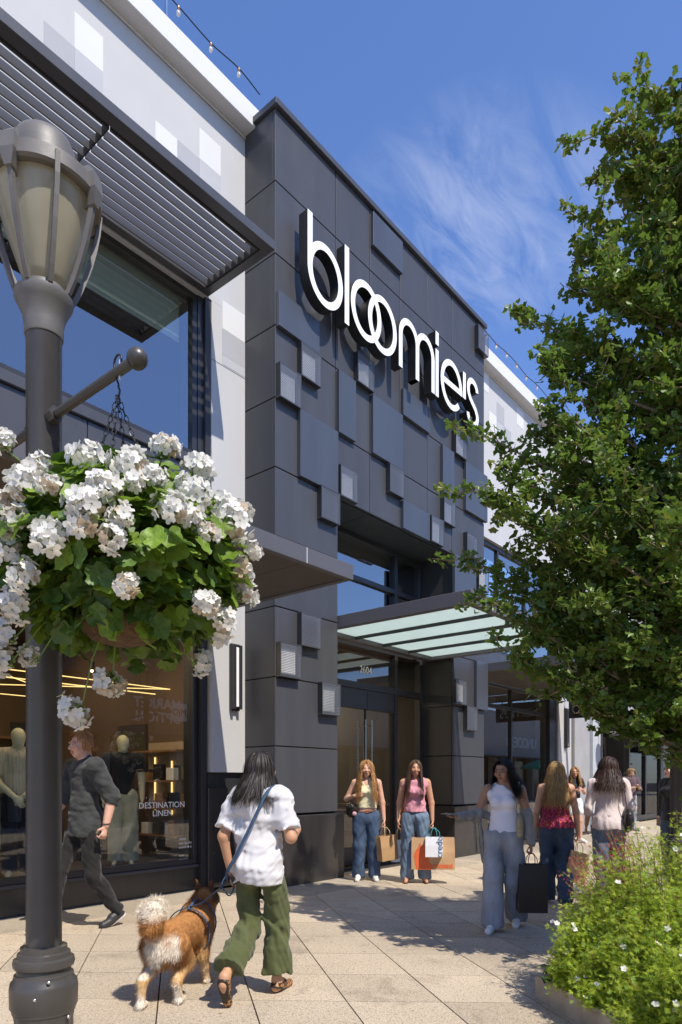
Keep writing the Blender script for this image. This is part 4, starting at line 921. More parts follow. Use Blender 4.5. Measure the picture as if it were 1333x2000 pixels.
shrub('potentilla_shrub', 'yellow green shrub with small white flowers spilling over the planter', 'shrub', (4.25, 1.1, .1), stems_in(blobs, 780, rs), [M['pot'], M['pot2']], .72, .027, 100, 85, 2)
bl2 = [((4.64, 1.62, .76), .22), ((4.85, 1.55, .92), .2), ((4.56, 1.58, .70), .18)]
shrub('barberry_shrub', 'dark red barberry sprigs rising behind the white flowered shrub', 'shrub', (4.95, 1.5, .1), [((4.72, 1.28, .1), tip_) for _, tip_ in stems_in(bl2, 64, rs)], [M['barb'], M['pot2']], .95, .021, 48, 0, 4)
lv = thing('low_plant', 'broad green leaves at the planter corner under the shrub', 'plant', (4.22, 1.72, .1))
for k in range(16):
    a = rs.uniform(0, 6.28); p = Vector((.0, .0, 0)); Lh = rs.uniform(.08, .14); vs = []
    for i, u in enumerate((0, .35, .7, 1)):
        w = (.004, .032, .028, .002)[i]; vs += [(-w, u*Lh, .05*math.sin(u*2.6)+.01), (w, u*Lh, .05*math.sin(u*2.6)+.01)]
    b = MB().add(vs, [(0, 1, 3, 2), (2, 3, 5, 4), (4, 5, 7, 6)]); b.xf(Matrix.Translation((rs.uniform(-.12, .10), rs.uniform(-.12, .08), .02)) @ Matrix.Rotation(a, 4, 'Z')); b.build('leaf', M['hosta'], lv, smooth='all', world=False)
# ================================================================ smooth bodies from distance fields
def V3(*a): return np.array(a, float)
class SD:
    def __init__(s): s.p = []
    def cap(s, a, b, r1, r2, k=.02, flat=None, op='u'):
        s.p.append(('c', V3(*a), V3(*b), r1, r2, k, flat, op)); return s
    def ell(s, c, r, rot=None, k=.02, op='u'):
        s.p.append(('e', V3(*c), V3(*r), None if rot is None else np.array(rot), 0, k, None, op)); return s
    def cyl(s, a, b, r):                                # carve out a short cylinder
        s.p.append(('y', V3(*a), V3(*b), r, r, .003, None, 's')); return s
    def cut(s, c, n):                                   # keep the side away from n
        n = V3(*n); s.p.append(('h', V3(*c), n/np.linalg.norm(n), 0, 0, 0, None, 'cut')); return s
    def eval(s, vox, disp=None):
        lo = np.full(3, 1e9); hi = np.full(3, -1e9)
        for q in s.p:
            if q[7] != 'u': continue
            if q[0] == 'c': r_ = max(q[3], q[4]); pts = np.array([q[1]-r_, q[1]+r_, q[2]-r_, q[2]+r_])
            else: r_ = q[2].max(); pts = np.array([q[1]-r_, q[1]+r_])
            lo = np.minimum(lo, pts.min(0)); hi = np.maximum(hi, pts.max(0))
        lo -= .03+2*vox; hi += .03+2*vox
        n = np.ceil((hi-lo)/vox).astype(int)+1; ax = [lo[i]+vox*np.arange(n[i]) for i in range(3)]
        S = np.full(n, .25, np.float32)
        for q in s.p:
            k = q[5]
            if q[0] == 'h':
                d = (ax[0]-q[1][0])[:, None, None]*q[2][0]+(ax[1]-q[1][1])[None, :, None]*q[2][1]+(ax[2]-q[1][2])[None, None, :]*q[2][2]
                S = np.maximum(S, d.astype(np.float32)); continue
            if q[0] in 'cy': r_ = max(q[3], q[4]); b0 = np.minimum(q[1], q[2])-r_; b1 = np.maximum(q[1], q[2])+r_
            else: r_ = q[2].max(); b0 = q[1]-r_; b1 = q[1]+r_
            m = k+3*vox+.012; i0 = np.maximum(0, np.floor((b0-m-lo)/vox).astype(int)); i1 = np.minimum(n, np.ceil((b1+m-lo)/vox).astype(int)+1)
            if (i1 <= i0).any(): continue
            sl = tuple(slice(i0[i], i1[i]) for i in range(3))
            px = ax[0][sl[0]][:, None, None]; py = ax[1][sl[1]][None, :, None]; pz = ax[2][sl[2]][None, None, :]
            if q[0] == 'y':
                a, b = q[1], q[2]; ba = b-a; L_ = np.linalg.norm(ba); ba = ba/L_; dx, dy, dz = px-a[0], py-a[1], pz-a[2]; h = dx*ba[0]+dy*ba[1]+dz*ba[2]
                rad = np.sqrt(np.maximum(dx*dx+dy*dy+dz*dz-h*h, 0))-q[3]; d = np.maximum(rad, np.maximum(-h, h-L_))
            elif q[0] == 'c':
                a, b = q[1], q[2]; dx, dy, dz = px-a[0], py-a[1], pz-a[2]; ba = b-a; sc_ = 1.0
                if q[6] is not None:
                    fx, fs = q[6]; fx = V3(*fx); fx = fx/np.linalg.norm(fx); dt = (dx*fx[0]+dy*fx[1]+dz*fx[2])*(1/fs-1); dx, dy, dz = dx+dt*fx[0], dy+dt*fx[1], dz+dt*fx[2]; ba = ba+fx*(ba@fx)*(1/fs-1); sc_ = min(1, fs)
                L2 = ba@ba+1e-9; h = np.clip((dx*ba[0]+dy*ba[1]+dz*ba[2])/L2, 0, 1)
                d = np.sqrt((dx-h*ba[0])**2+(dy-h*ba[1])**2+(dz-h*ba[2])**2)-(q[3]+(q[4]-q[3])*h); d = d*(.5+.5*sc_)
            else:
                dx, dy, dz = px-q[1][0], py-q[1][1], pz-q[1][2]
                if q[3] is not None:
                    A = q[3].T; dx, dy, dz = A[0, 0]*dx+A[0, 1]*dy+A[0, 2]*dz, A[1, 0]*dx+A[1, 1]*dy+A[1, 2]*dz, A[2, 0]*dx+A[2, 1]*dy+A[2, 2]*dz
                r3 = q[2]; k0 = np.sqrt((dx/r3[0])**2+(dy/r3[1])**2+(dz/r3[2])**2); k1 = np.sqrt((dx/r3[0]**2)**2+(dy/r3[1]**2)**2+(dz/r3[2]**2)**2)+1e-6; d = k0*(k0-1)/k1
            d = d.astype(np.float32); T = S[sl]
            if q[7] == 'u':
                h = np.clip(.5+.5*(T-d)/k, 0, 1); S[sl] = T+(d-T)*h-k*h*(1-h)
            else:
                e = -d; h = np.clip(.5-.5*(T-e)/k, 0, 1); S[sl] = T+(e-T)*h+k*h*(1-h)
        if disp is not None:
            I = np.where(np.abs(S) < .05); P = np.stack([ax[i][I[i]] for i in range(3)], 1); S[I] += disp(P).astype(np.float32)
        S[0] = S[-1] = .1; S[:, 0] = S[:, -1] = .1; S[:, :, 0] = S[:, :, -1] = .1
        return S, lo
CO = np.array([(i, j, k) for i in (0, 1) for j in (0, 1) for k in (0, 1)])
EDG = [(a, b) for a in range(8) for b in range(a+1, 8) if np.abs(CO[a]-CO[b]).sum() == 1]
def nets(S, lo, vox):
    I = S < 0; n = np.array(S.shape)-1
    cnt = sum(I[c[0]:c[0]+n[0], c[1]:c[1]+n[1], c[2]:c[2]+n[2]].astype(np.int8) for c in CO)
    act = np.argwhere((cnt > 0) & (cnt < 8)); idx = np.full(n, -1, np.int64); idx[tuple(act.T)] = np.arange(len(act))
    val = np.stack([S[act[:, 0]+c[0], act[:, 1]+c[1], act[:, 2]+c[2]] for c in CO], 1); acc = np.zeros((len(act), 3)); num = np.zeros(len(act))
    for a, b in EDG:
        m = (val[:, a] < 0) != (val[:, b] < 0); t = np.where(m, val[:, a]/np.where(m, val[:, a]-val[:, b], 1), 0); acc += np.where(m[:, None], CO[a]+t[:, None]*(CO[b]-CO[a]), 0); num += m
    V = lo+vox*(act+acc/num[:, None]); F = []
    for ax in range(3):
        o1, o2 = [(1, 2), (2, 0), (0, 1)][ax]; sa = [slice(None)]*3; sb = [slice(None)]*3; sa[ax] = slice(0, -1); sb[ax] = slice(1, None)
        ch = np.argwhere(I[tuple(sa)] != I[tuple(sb)]); ch = ch[(ch[:, o1] > 0) & (ch[:, o2] > 0) & (ch[:, o1] < n[o1]) & (ch[:, o2] < n[o2])]
        e1 = np.zeros(3, int); e1[o1] = 1; e2 = np.zeros(3, int); e2[o2] = 1
        q = np.stack([idx[tuple((ch-e1-e2).T)], idx[tuple((ch-e2).T)], idx[tuple(ch.T)], idx[tuple((ch-e1).T)]], 1)
        fl = ~I[tuple(ch.T)]; q[fl] = q[fl][:, ::-1]; F.append(q)
    return V, np.vstack(F)
def mesh_np(name, Vv, F, mats, colf=None, smooth=True, mi=None):
    me = bpy.data.meshes.new(name); me.vertices.add(len(Vv)); me.vertices.foreach_set('co', np.asarray(Vv, np.float32).ravel()); F = np.asarray(F); k = F.shape[1]
    me.loops.add(F.size); me.loops.foreach_set('vertex_index', F.ravel().astype(np.int32)); me.polygons.add(len(F)); me.polygons.foreach_set('loop_start', np.arange(0, F.size, k, dtype=np.int32)); me.polygons.foreach_set('loop_total', np.full(len(F), k, np.int32))
    for m in (mats if isinstance(mats, (list, tuple)) else [mats]): me.materials.append(m)
    if smooth: me.polygons.foreach_set('use_smooth', np.ones(len(F), bool))
    if colf is not None:
        c = colf if isinstance(colf, np.ndarray) else colf(Vv); at = me.color_attributes.new('Col', 'FLOAT_COLOR', 'POINT'); at.data.foreach_set('color', np.hstack([c, np.ones((len(c), 1))]).astype(np.float32).ravel())
    me.update(); me.validate(); return me
def sd_obj(name, sd, vox, mats, parent, disp=None, colf=None):
    S, lo = sd.eval(vox, disp); Vv, F = nets(S, lo, vox); return link(name, mesh_np(name, Vv, F, mats, colf), parent), Vv, F
def folds(seed, amp, freq, vert=.4):
    rs = np.random.default_rng(seed); K = rs.normal(0, 1, (5, 3))*np.array([1, 1, vert])*freq; Q = rs.normal(0, 1, (5, 3))*freq*.45; ph = rs.uniform(0, 6, (5, 2)); w = rs.uniform(.5, 1, 5)
    def f(P):
        o = 0
        for i in range(5): o = o+w[i]*np.sin(P@K[i]+ph[i, 0]+1.3*np.sin(P@Q[i]+ph[i, 1]))
        for i in range(4): o = o+.42*w[i]*np.sin(P@K[i][[1, 0, 2]]*2.3+ph[i, 1]+1.6*np.sin(P@Q[i][[2, 0, 1]]*1.9+ph[i, 0]))
        return amp*o/2.2
    return f
def rotm(yaw=0, pitch=0, roll=0):
    """yaw turns to the left, pitch up, roll to the right, in a frame facing +y"""
    return np.array(Matrix.Rotation(R(yaw), 3, 'Z') @ Matrix.Rotation(R(pitch), 3, 'X') @ Matrix.Rotation(R(roll), 3, 'Y'))
M['skin'] = pm('skin', (1, 1, 1), .48, var=.05, scale=14, attr='Col', spec=.4, rvar=.06, bump=.05, bscale=160)
M['hair'] = pm('hair', (1, 1, 1), .55, var=.2, scale=30, attr='Col', spec=.5, rvar=.05)
M['dogfur'] = pm('dog_fur', (1, 1, 1), .75, var=.10, scale=25, attr='Col', spec=.2, rvar=.05)
def fabric(name, col, var=.08, scale=9, rough=.85, bump=.25, bscale=240, sheen=.15, **k): return pm(name, col, rough, var=var, scale=scale, bump=bump, bscale=bscale, sheen=sheen, spec=.2, rvar=.04, **k)
def denim(name, col): return pm(name, col, .85, var=.34, scale=4.5, bump=.3, bscale=260, spec=.2, stretch=(1.4, 1.4, .5), detail=6)
def ribbons(name, strands, width, parent, col, cvar=.25, seed=0, taper=.35):
    """flat strands; each strand = (points n x 3, outward n x 3)"""
    rs = np.random.default_rng(seed); Vv = []; F = []; C = []; n0 = 0
    for P, Nn in strands:
        n = len(P); T = np.gradient(P, axis=0); T /= np.linalg.norm(T, axis=1, keepdims=True)+1e-9; W = np.cross(T, Nn); W /= np.linalg.norm(W, axis=1, keepdims=True)+1e-9
        w = width*rs.uniform(.6, 1.3)*(1-(1-taper)*np.linspace(0, 1, n)**2)[:, None]; tilt = rs.normal(0, .35); W = W*math.cos(tilt)+Nn*math.sin(tilt)
        Vv += [P-W*w/2, P+W*w/2]; a = np.arange(n-1); F.append(np.stack([n0+a, n0+n+a, n0+n+a+1, n0+a+1], 1)); n0 += 2*n
        c = np.clip(np.array(col)*(1+rs.normal(0, cvar)), .002, .9); C += [np.tile(c, (2*n, 1))]
    return link(name, mesh_np(name, np.vstack(Vv), np.vstack(F), M['hair'], np.vstack(C)), parent, 'stuff')
def hair_strands(hc, HR, s, n, length, seed, face=58, curl=0.0, cfreq=22, spread=.05, back=0.0, lift=.010, part=0.0, short=False):
    rs = np.random.default_rng(seed); out = []; rad = V3(.080, .099, .112)*s
    while len(out) < n:
        phi = rs.uniform(-180, 180); el = np.degrees(np.arcsin(rs.uniform(-.05, 1.0)))
        if abs(phi) < face and el < 62: continue
        if short and abs(phi) < 70 and el < 30: continue
        side = 1 if phi >= 0 else -1; ph = max(abs(phi), 0)
        p = R(ph); steps = 13; P = []; Nn = []; e = R(el); L_ = length*s*rs.uniform(.75, 1.08); cur = 0; amp = curl*s*rs.uniform(.5, 1.2); f0 = rs.uniform(0, 6.28); dz = L_/(steps-1); ll = lift*s*rs.uniform(.3, 1.9)
        ph_t = R(max(ph, face+14*rs.uniform(.5, 1.6))) if not short else p
        xyz = None
        for i in range(steps):
            u = i/(steps-1)
            if e > R(-18) and not (xyz is not None and cur > L_):
                pp = p+(ph_t-p)*min(1, u*3.0); n_ = np.array([side*math.sin(pp)*math.cos(e), math.cos(pp)*math.cos(e), math.sin(e)]); q = n_*(rad+ll); P.append(q); e -= dz/(rad.mean()); last = n_
            else:
                q = P[-1]+np.array([last[0]*.02*spread/.05*s*.4, last[1]*.01*s-back*.012*s, -dz*1.0]); P.append(q); n_ = np.array([last[0], last[1], 0]); n_ = n_/(np.linalg.norm(n_)+1e-9)
            Nn.append(n_); cur += dz
        P = np.array(P); Nn = np.array(Nn); u = np.linspace(0, 1, steps); tang = np.cross(Nn, np.tile(V3(0, 0, 1), (steps, 1)))
        P = P+(tang*(amp*np.sin(cfreq*u+f0)*u**.7)[:, None]+Nn*(amp*np.cos(cfreq*u+f0)*u**.7)[:, None])+rs.normal(0, .004*s, 3)*u[:, None]*3
        out.append(((HR@P.T).T+hc, (HR@Nn.T).T))
    return out
# ---------------------------------------------------------------- a person
def add_hand(sd, w, d, pn, s, curl=.4, spread=1.0, side=1):
    """w wrist, d direction of the hand, pn palm normal; four unequal fingers and a thumb from the side of the palm"""
    d = d/np.linalg.norm(d); pn = pn-d*(pn@d); pn /= np.linalg.norm(pn); ax = np.cross(d, pn)*side
    c = w+d*.045*s; sd.cap(w+d*.012*s, w+d*.075*s, .021*s, .030*s, .012*s, (pn, .5)); k0 = w+d*.083*s
    for i, (o, L_) in enumerate(((.026, .066), (.009, .076), (-.009, .070), (-.026, .055))):
        a = k0+ax*o*s; c1 = R(38*curl+6); c2 = R(85*curl+16); d1 = d*math.cos(c1)+pn*math.sin(c1); d2 = d*math.cos(c1+c2)+pn*math.sin(c1+c2)
        b = a+d1*L_*.5*s+ax*o*.15*s*spread; e = b+d2*L_*.5*s; sd.cap(a, b, .0088*s, .0080*s, .004*s); sd.cap(b, e, .0080*s, .0066*s, .004*s)
    t0 = w+d*.030*s+ax*.024*s; t1 = t0+(d*.55+ax*.62+pn*.45)*.040*s; t2 = t1+(d*.85+ax*(.1-.35*curl)+pn*(.35+.5*curl))*.032*s
    sd.cap(t0, t1, .0125*s, .0098*s, .008*s); sd.cap(t1, t2, .0098*s, .0072*s, .004*s)
def person(name, label, loc, heading, h, pose=None, male=False, skin=(.55, .33, .22), hair=None, head=(0, 0, 0), top=None, bottom=None, shoes=None, vox=.009, hands=None, hairc=(.05, .03, .02), faced=True, wide=1.0, mannequin=None, group=None, cat='person', bare=None):
    t = thing(name, label, cat, loc, R(heading-90), group); s = h/1.70; sw = .190 if male else .165; hw = .088 if male else .095
    J = dict(shL=(-sw, 0, 1.395), shR=(sw, 0, 1.395), elL=(-sw-.045, -.02, 1.11), elR=(sw+.045, -.02, 1.11), wrL=(-sw-.05, .04, .865), wrR=(sw+.05, .04, .865), hipL=(-hw, 0, .90), hipR=(hw, 0, .90), knL=(-hw-.005, .02, .49), knR=(hw+.005, .02, .49),
             anL=(-hw-.005, -.02, .085), anR=(hw+.005, -.02, .085), toL=None, toR=None, chest=(0, .0, 1.27), waist=(0, 0, 1.07), pelvis=(0, 0, .95), neck=(0, -.01, 1.44), head=(0, .025, 1.588))
    J.update(pose or {}); J = {k: (V3(*v)*s if v is not None else None) for k, v in J.items()}
    for a, b in (('toL', 'anL'), ('toR', 'anR')):
        if J[a] is None: J[a] = J[b]+V3((-.02 if a == 'toL' else .02), .155, -.055)*s
    HR = rotm(*head); hc = J['head']; B = SD(); W = wide
    B.cap(J['chest']+V3(0, 0, .06*s), J['waist'], .128*s*W*(1.1 if male else 1), .112*s*W, .05, ((0, 1, 0), .70)); B.cap(J['shL']*.86+J['chest']*.14+V3(0, 0, .0), J['shR']*.86+J['chest']*.14, .058*s, .058*s, .05, ((0, 1, 0), .85))
    B.cap(J['waist'], J['pelvis'], .112*s*W, .14*s*W, .05, ((0, 1, 0), .72)); B.ell(J['pelvis']+V3(0, -.025, -.03)*s, V3(.14, .10, .11)*s*W, None, .05)
    if not male: B.ell(J['chest']+V3(-.062, .085, .0)*s, V3(.058, .058, .06)*s, None, .03); B.ell(J['chest']+V3(.062, .085, .0)*s, V3(.058, .058, .06)*s, None, .03)
    B.cap(J['neck']+V3(0, 0, -.04)*s, hc+HR@V3(0, -.02, -.06)*s, .056*s*(1.12 if male else 1), .050*s*(1.12 if male else 1), .035)
    nk = J['neck']; B.cap(nk+V3(0, -.01, -.01)*s, J['shL']*.7+nk*.3+V3(0, -.01, -.005)*s, .044*s, .045*s, .045); B.cap(nk+V3(0, -.01, -.01)*s, J['shR']*.7+nk*.3+V3(0, -.01, -.005)*s, .044*s, .045*s, .045)
    hp = lambda x, y, z: hc+HR@V3(x, y, z)*s
    B.ell(hp(0, -.012, .022), V3(.076, .094, .088)*s, HR, .02); B.ell(hp(0, .022, -.03), V3(.061, .070, .080)*s, HR, .03); B.ell(hp(0, .052, -.083), V3(.030, .030, .026)*s, HR, .03)
    if faced:
        B.cap(hp(0, .094, .008), hp(0, .112, -.026), .0075*s, .0125*s, .012); B.ell(hp(0, .106, -.030), V3(.017, .012, .010)*s, HR, .008)
        for sx in (-1, 1):
            B.ell(hp(.031*sx, .101, .008), V3(.019, .016, .012)*s, HR, .012, 's'); B.ell(hp(.031*sx, .080, .006), V3(.0145, .0145, .0145)*s, HR, .003)
            B.ell(hp(.031*sx, .090, .026), V3(.022, .010, .006)*s, HR, .010); B.ell(hp(.040*sx, .072, -.024), V3(.024, .022, .022)*s, HR, .02); B.ell(hp(.078*sx, -.006, -.006), V3(.010, .020, .030)*s, HR, .008)
        B.ell(hp(0, .097, -.056), V3(.022, .010, .0065)*s, HR, .006); B.ell(hp(0, .095, -.067), V3(.018, .010, .0065)*s, HR, .006)
    elif mannequin is None:
        for sx in (-1, 1): B.ell(hp(.078*sx, -.006, -.006), V3(.010, .020, .030)*s, HR, .008)
    am = 1.14 if male else .95
    for S_, sd_ in (('L', -1), ('R', 1)):
        B.cap(J['sh'+S_], J['el'+S_], .052*s*am, .040*s*am, .03); B.cap(J['el'+S_], J['wr'+S_], .041*s*am, .0265*s*am, .02)
        fd = J['wr'+S_]-J['el'+S_]; hd = (hands or {}).get(S_, {}); d = V3(*hd['d']) if 'd' in hd else fd/np.linalg.norm(fd)*.8+V3(0, .1, -.3); pn = V3(*hd['n']) if 'n' in hd else V3(-sd_, .15, 0)
        add_hand(B, J['wr'+S_], d, pn, s, hd.get('curl', .35), 1, hd.get('side', sd_ if 'side' not in hd else 1))
        lf = .72 if (bottom and not bottom.get('shorts')) else 1.0; B.cap(J['hip'+S_], J['kn'+S_], .088*s*W*lf, .058*s*lf, .04); B.cap(J['kn'+S_], J['an'+S_], .056*s*lf, .034*s, .02); cf = J['kn'+S_]*.68+J['an'+S_]*.32; B.ell(cf+V3(0, -.018*(lf > .9), 0)*s, V3(.045, .048, .10)*s*lf, None, .03)
        B.cap(J['an'+S_]+V3(0, -.02, -.045)*s, J['to'+S_], .032*s, .024*s, .02, None); B.cap(J['an'+S_], J['an'+S_]*.5+J['to'+S_]*.5, .036*s, .030*s, .02)
    sk = np.array(mannequin if mannequin is not None else skin)
    def colf(P):
        c = np.tile(sk, (len(P), 1)); 
        if mannequin is not None: return c
        q = ((P-hc)@HR)/s; near = np.linalg.norm(q, axis=1) < .2; x, y, z = q[:, 0], q[:, 1], q[:, 2]
        if hairc is not None:
            scalp = near & ((z > .068-.5*np.clip(-y+.05, 0, .2)*2.2) & ~((y > .045) & (z < .066)) & ~((np.abs(x) > .068) & (z < .035) & (np.abs(y) < .04))) & (z > -.07); c[scalp] = np.array(hairc)
        if faced:
            ax_ = np.abs(x); lips = near & (y > .084) & (z > -.075) & (z < -.050) & (ax_ < .023); c[lips] = sk*np.array([.82, .50, .52]); cheek = near & (y > .05) & (np.abs(ax_-.042) < .018) & (np.abs(z+.024) < .016); c[cheek] *= np.array([1.02, .88, .86])
            brow = near & (y > .07) & (np.abs(ax_-.031) < .021) & (np.abs(z-.0285-.006*(ax_-.031)/.02) < .0055); c[brow] = np.array(hairc if hairc is not None else sk*.4)*.55+sk*.32; eye = near & (y > .078) & (np.abs(ax_-.031) < .0135) & (np.abs(z-.0065) < .0065); c[eye] = sk*.62; iris = near & (y > .078) & (np.abs(ax_-.031) < .0062) & (np.abs(z-.0065) < .0066); c[iris] = sk*.12
            lid = near & (y > .076) & (np.abs(ax_-.031) < .016) & (np.abs(z-.0135) < .0025); c[lid] = sk*.5
        return np.clip(c, 0, 1)
    sd_obj('body', B, vox, M['skin'], t, None, colf)
    # --- clothes
    if top:
        C = SD(); i = top.get('inf', .014)*1.0; fl = top.get('flare', 0.0)*s; hz = top['hem']*s
        slv = top.get('sleeve', 0)
        if slv:
            sr = top.get('sr', .018)
            for S_ in 'LR':
                a, b, c = J['sh'+S_], J['el'+S_], J['wr'+S_]
                if slv <= 1: e = a+(b-a)*slv; er = (.054-.012*slv)*s*am+sr; C.cap(a, e, .054*s*am+i, er, .02); ev = (b-a)
                else: C.cap(a, b, .054*s*am+i, .042*s*am+sr, .02); e = b+(c-b)*(slv-1); er = .034*s*am+sr*.8; C.cap(b, e, .042*s*am+sr, er, .02); ev = c-b
                ev = ev/np.linalg.norm(ev); C.cyl(e, e+ev*er*1.6, er*1.4)
        C.cap(J['chest']+V3(0, 0, .06*s), J['waist'], .128*s*W*(1.1 if male else 1)+i, .114*s*W+i+fl*.4, .05, ((0, 1, 0), top.get('fy', .74))); lowp = J['waist']*.0+J['pelvis']+V3(0, 0, min(0, (top['hem']-.95))*s)
        C.cap(J['waist'], lowp, .114*s*W+i+fl*.4, .142*s*W+i*.8+fl, .05, ((0, 1, 0), top.get('fy', .78)))
        if not male and top.get('bust', True): C.ell(J['chest']+V3(-.062, .085, .0)*s, V3(.058, .058, .06)*s+i*.7, None, .045); C.ell(J['chest']+V3(.062, .085, .0)*s, V3(.058, .058, .06)*s+i*.7, None, .045)
        if top.get('shoulder', True):
            e = .86 if slv else top.get('strap', .62)
            C.cap(J['shL']*e+J['chest']*(1-e), J['shR']*e+J['chest']*(1-e), .058*s+i*.8, .058*s+i*.8, .05, ((0, 1, 0), .88)); C.cap(nk+V3(0, -.01, -.015)*s, J['shL']*.7*e+nk*(1-.7*e)+V3(0, -.01, -.008)*s, .044*s+i*.5, .046*s+i*.6, .045); C.cap(nk+V3(0, -.01, -.015)*s, J['shR']*.7*e+nk*(1-.7*e)+V3(0, -.01, -.008)*s, .044*s+i*.5, .046*s+i*.6, .045)
        if top['hem'] < .94: C.ell(J['pelvis']+V3(0, -.03, -.035)*s, V3(.152, .120, .15)*s*W+i*.9+fl*.6, None, .05)
        if top.get('collar'): C.cap(nk+V3(-.045, .0, .012)*s, nk+V3(.045, .0, .012)*s, .034*s, .034*s, .02, ((0, 1, 0), 1.3))
        for (c, r_) in top.get('neck', ()): C.ell(V3(*c)*s, V3(*r_)*s, None, .006, 's')
        C.cut((0, 0, hz), (0, top.get('hemtilt', 0), -1))
        if top.get('cutc'): C.cut(V3(*top['cutc'][0])*s, top['cutc'][1])
        sd_obj(top.get('name', 'shirt'), C, vox*.95, top['mat'], t, folds(top.get('seed', 1), top.get('fold', .006)*s, top.get('ff', 26), top.get('fv', .8)))
    if bottom:
        C = SD(); i = bottom.get('inf', .010); wz = bottom.get('waist', 1.02)*s; r1, r2, r3 = bottom.get('r', (.105, .085, .075)); r1, r2, r3 = r1*s*W, r2*s*W, r3*s
        hm = bottom.get('hem', .07)*s; end = bottom.get('end', 1.0)
        for S_ in 'LR':
            a, b, c = J['hip'+S_], J['kn'+S_], J['an'+S_]
            if bottom.get('shorts'): e = a+(b-a)*bottom['shorts']; C.cap(a, e, r1, r2, .02)
            else:
                e = b+(c-b)*end; C.cap(a, b, r1, r2, .03); C.cap(b, e, r2, r3, .03); ev = (e-b)/np.linalg.norm(e-b)
                if not bottom.get('cut', True) or bottom.get('open'): C.cyl(e, e+ev*r3*1.6, r3*1.25)
        C.cap(J['waist']*.5+J['pelvis']*.5, J['pelvis']+V3(0, 0, -.02)*s, .118*s*W+i, .142*s*W+i, .05, ((0, 1, 0), .76)); C.ell(J['pelvis']+V3(0, -.03, -.04)*s, V3(.150, .118, .12)*s*W+i, None, .05)
        C.cut((0, 0, wz), (0, 0, 1))
        C.cut((0, 0, hm), (0, 0, -1)) if bottom.get('cut', True) else None
        sd_obj(bottom.get('name', 'trousers'), C, vox*.95, bottom['mat'], t, folds(bottom.get('seed', 3), bottom.get('fold', .007)*s, bottom.get('ff', 22), bottom.get('fv', .7)))
    if shoes:
        for S_ in 'LR':
            a, b = J['an'+S_], J['to'+S_]; d = b-a; dz = d.copy(); ln = np.linalg.norm(d); C = SD(); r_ = shoes.get('r', .040)*s
            heel = a+V3(0, -.030, -.045)*s; 
            C.cap(heel, b+d/ln*.015, r_, r_*.88, .02, None)
            if not shoes.get('sandal'): C.cap(a+V3(0, 0, -.02)*s, a*.55+b*.45, r_*1.02, r_*.85, .03)
            up = V3(0, 0, 1); n = np.cross(np.cross(d, up), d); n /= np.linalg.norm(n); base = (heel+b)/2-n*(r_*.80); C.cut(base, -n)
            if shoes.get('sandal'): C.cut(base+n*.030*s, n)
            so = shoes.get('sole')
            cf = None
            if so is not None:
                c0, c1 = np.array(shoes['col']), np.array(so); cf = (lambda P, base=base, n=n: np.where((((P-base)@n) < .020*s)[:, None], c1, c0)) if not shoes.get('spots') else (lambda P, base=base, n=n: np.where((((P-base)@n) < .012*s)[:, None], c1, np.where((np.sin(P[:, 0]*260)+np.sin(P[:, 1]*230+2)+np.sin(P[:, 2]*250+1) > .3)[:, None], c0, c0*.08)))
            else: cf = (lambda P: np.tile(np.array(shoes['col']), (len(P), 1)))
            sd_obj('shoe', C, vox*.75, M['skin'], t, None, cf)
    if hair:
        hs = dict(hair); col = hs.pop('col', hairc); w = hs.pop('width', .007); n = hs.pop('n', 900); cv = hs.pop('cvar', .25)
        st = hair_strands(hc, HR, s, n, hs.pop('length', .4), hs.pop('seed', 1), **hs)
        # keep long hair outside the shoulders and back
        out = []
        for P, Nn in st:
            bz = J['shL'][2]+.03*s; low = P[:, 2] < bz+.06*s; dep = np.clip((bz+.06*s-P[:, 2])/(.12*s), 0, 1); yy = P[:, 1]; tgt = np.where(yy < 0, -(.085*s+.022), .10*s+.02)
            P[:, 1] = np.where(low, np.where(yy < 0, np.minimum(yy, tgt*dep+yy*(1-dep)), np.maximum(yy, (tgt+.02)*dep+yy*(1-dep))), yy); out.append((P, Nn))
        ribbons('hair', out, w*s, t, col, cv)
    return t, J, s
def attach(o, t): o.parent = t; return o
# ================================================================ people, dog, bags
M['kraft'] = pm('kraft_paper', (.42, .25, .115), .75, var=.10, scale=6, bump=.1, bscale=60)
M['kraft2'] = pm('pale_kraft_paper', (.50, .31, .16), .75, var=.10, scale=6, bump=.1, bscale=60)
M['bagw'] = pm('white_paper', (.78, .78, .80), .55, var=.03)
M['bagk'] = pm('dark_paper', (.020, .014, .010), .5, var=.2)
M['leather_k'] = pm('black_leather', (.018, .016, .016), .38, var=.2, bump=.25, bscale=50)
M['leather_b'] = pm('brown_leather', (.22, .075, .025), .45, var=.2)
M['leather_t'] = pm('taupe_leather', (.34, .28, .17), .45, var=.15)
M['rope'] = pm('cotton_cord', (.62, .50, .30), .8)
M['orange'] = pm('orange_print', (.72, .13, .035), .7, var=.1)
M['blueink'] = pm('blue_print', (.05, .12, .22), .7)
M['teal'] = pm('teal_cord', (.05, .30, .33), .7)
M['strap_b'] = pm('blue_webbing', (.035, .075, .14), .7, var=.2, scale=30, bump=.3, bscale=200)
def wp(t, p): return t.matrix_basis @ Vector(p)
def tmat(t): return Matrix.Translation(t.location) @ Matrix.Rotation(t.rotation_euler.z, 4, 'Z')
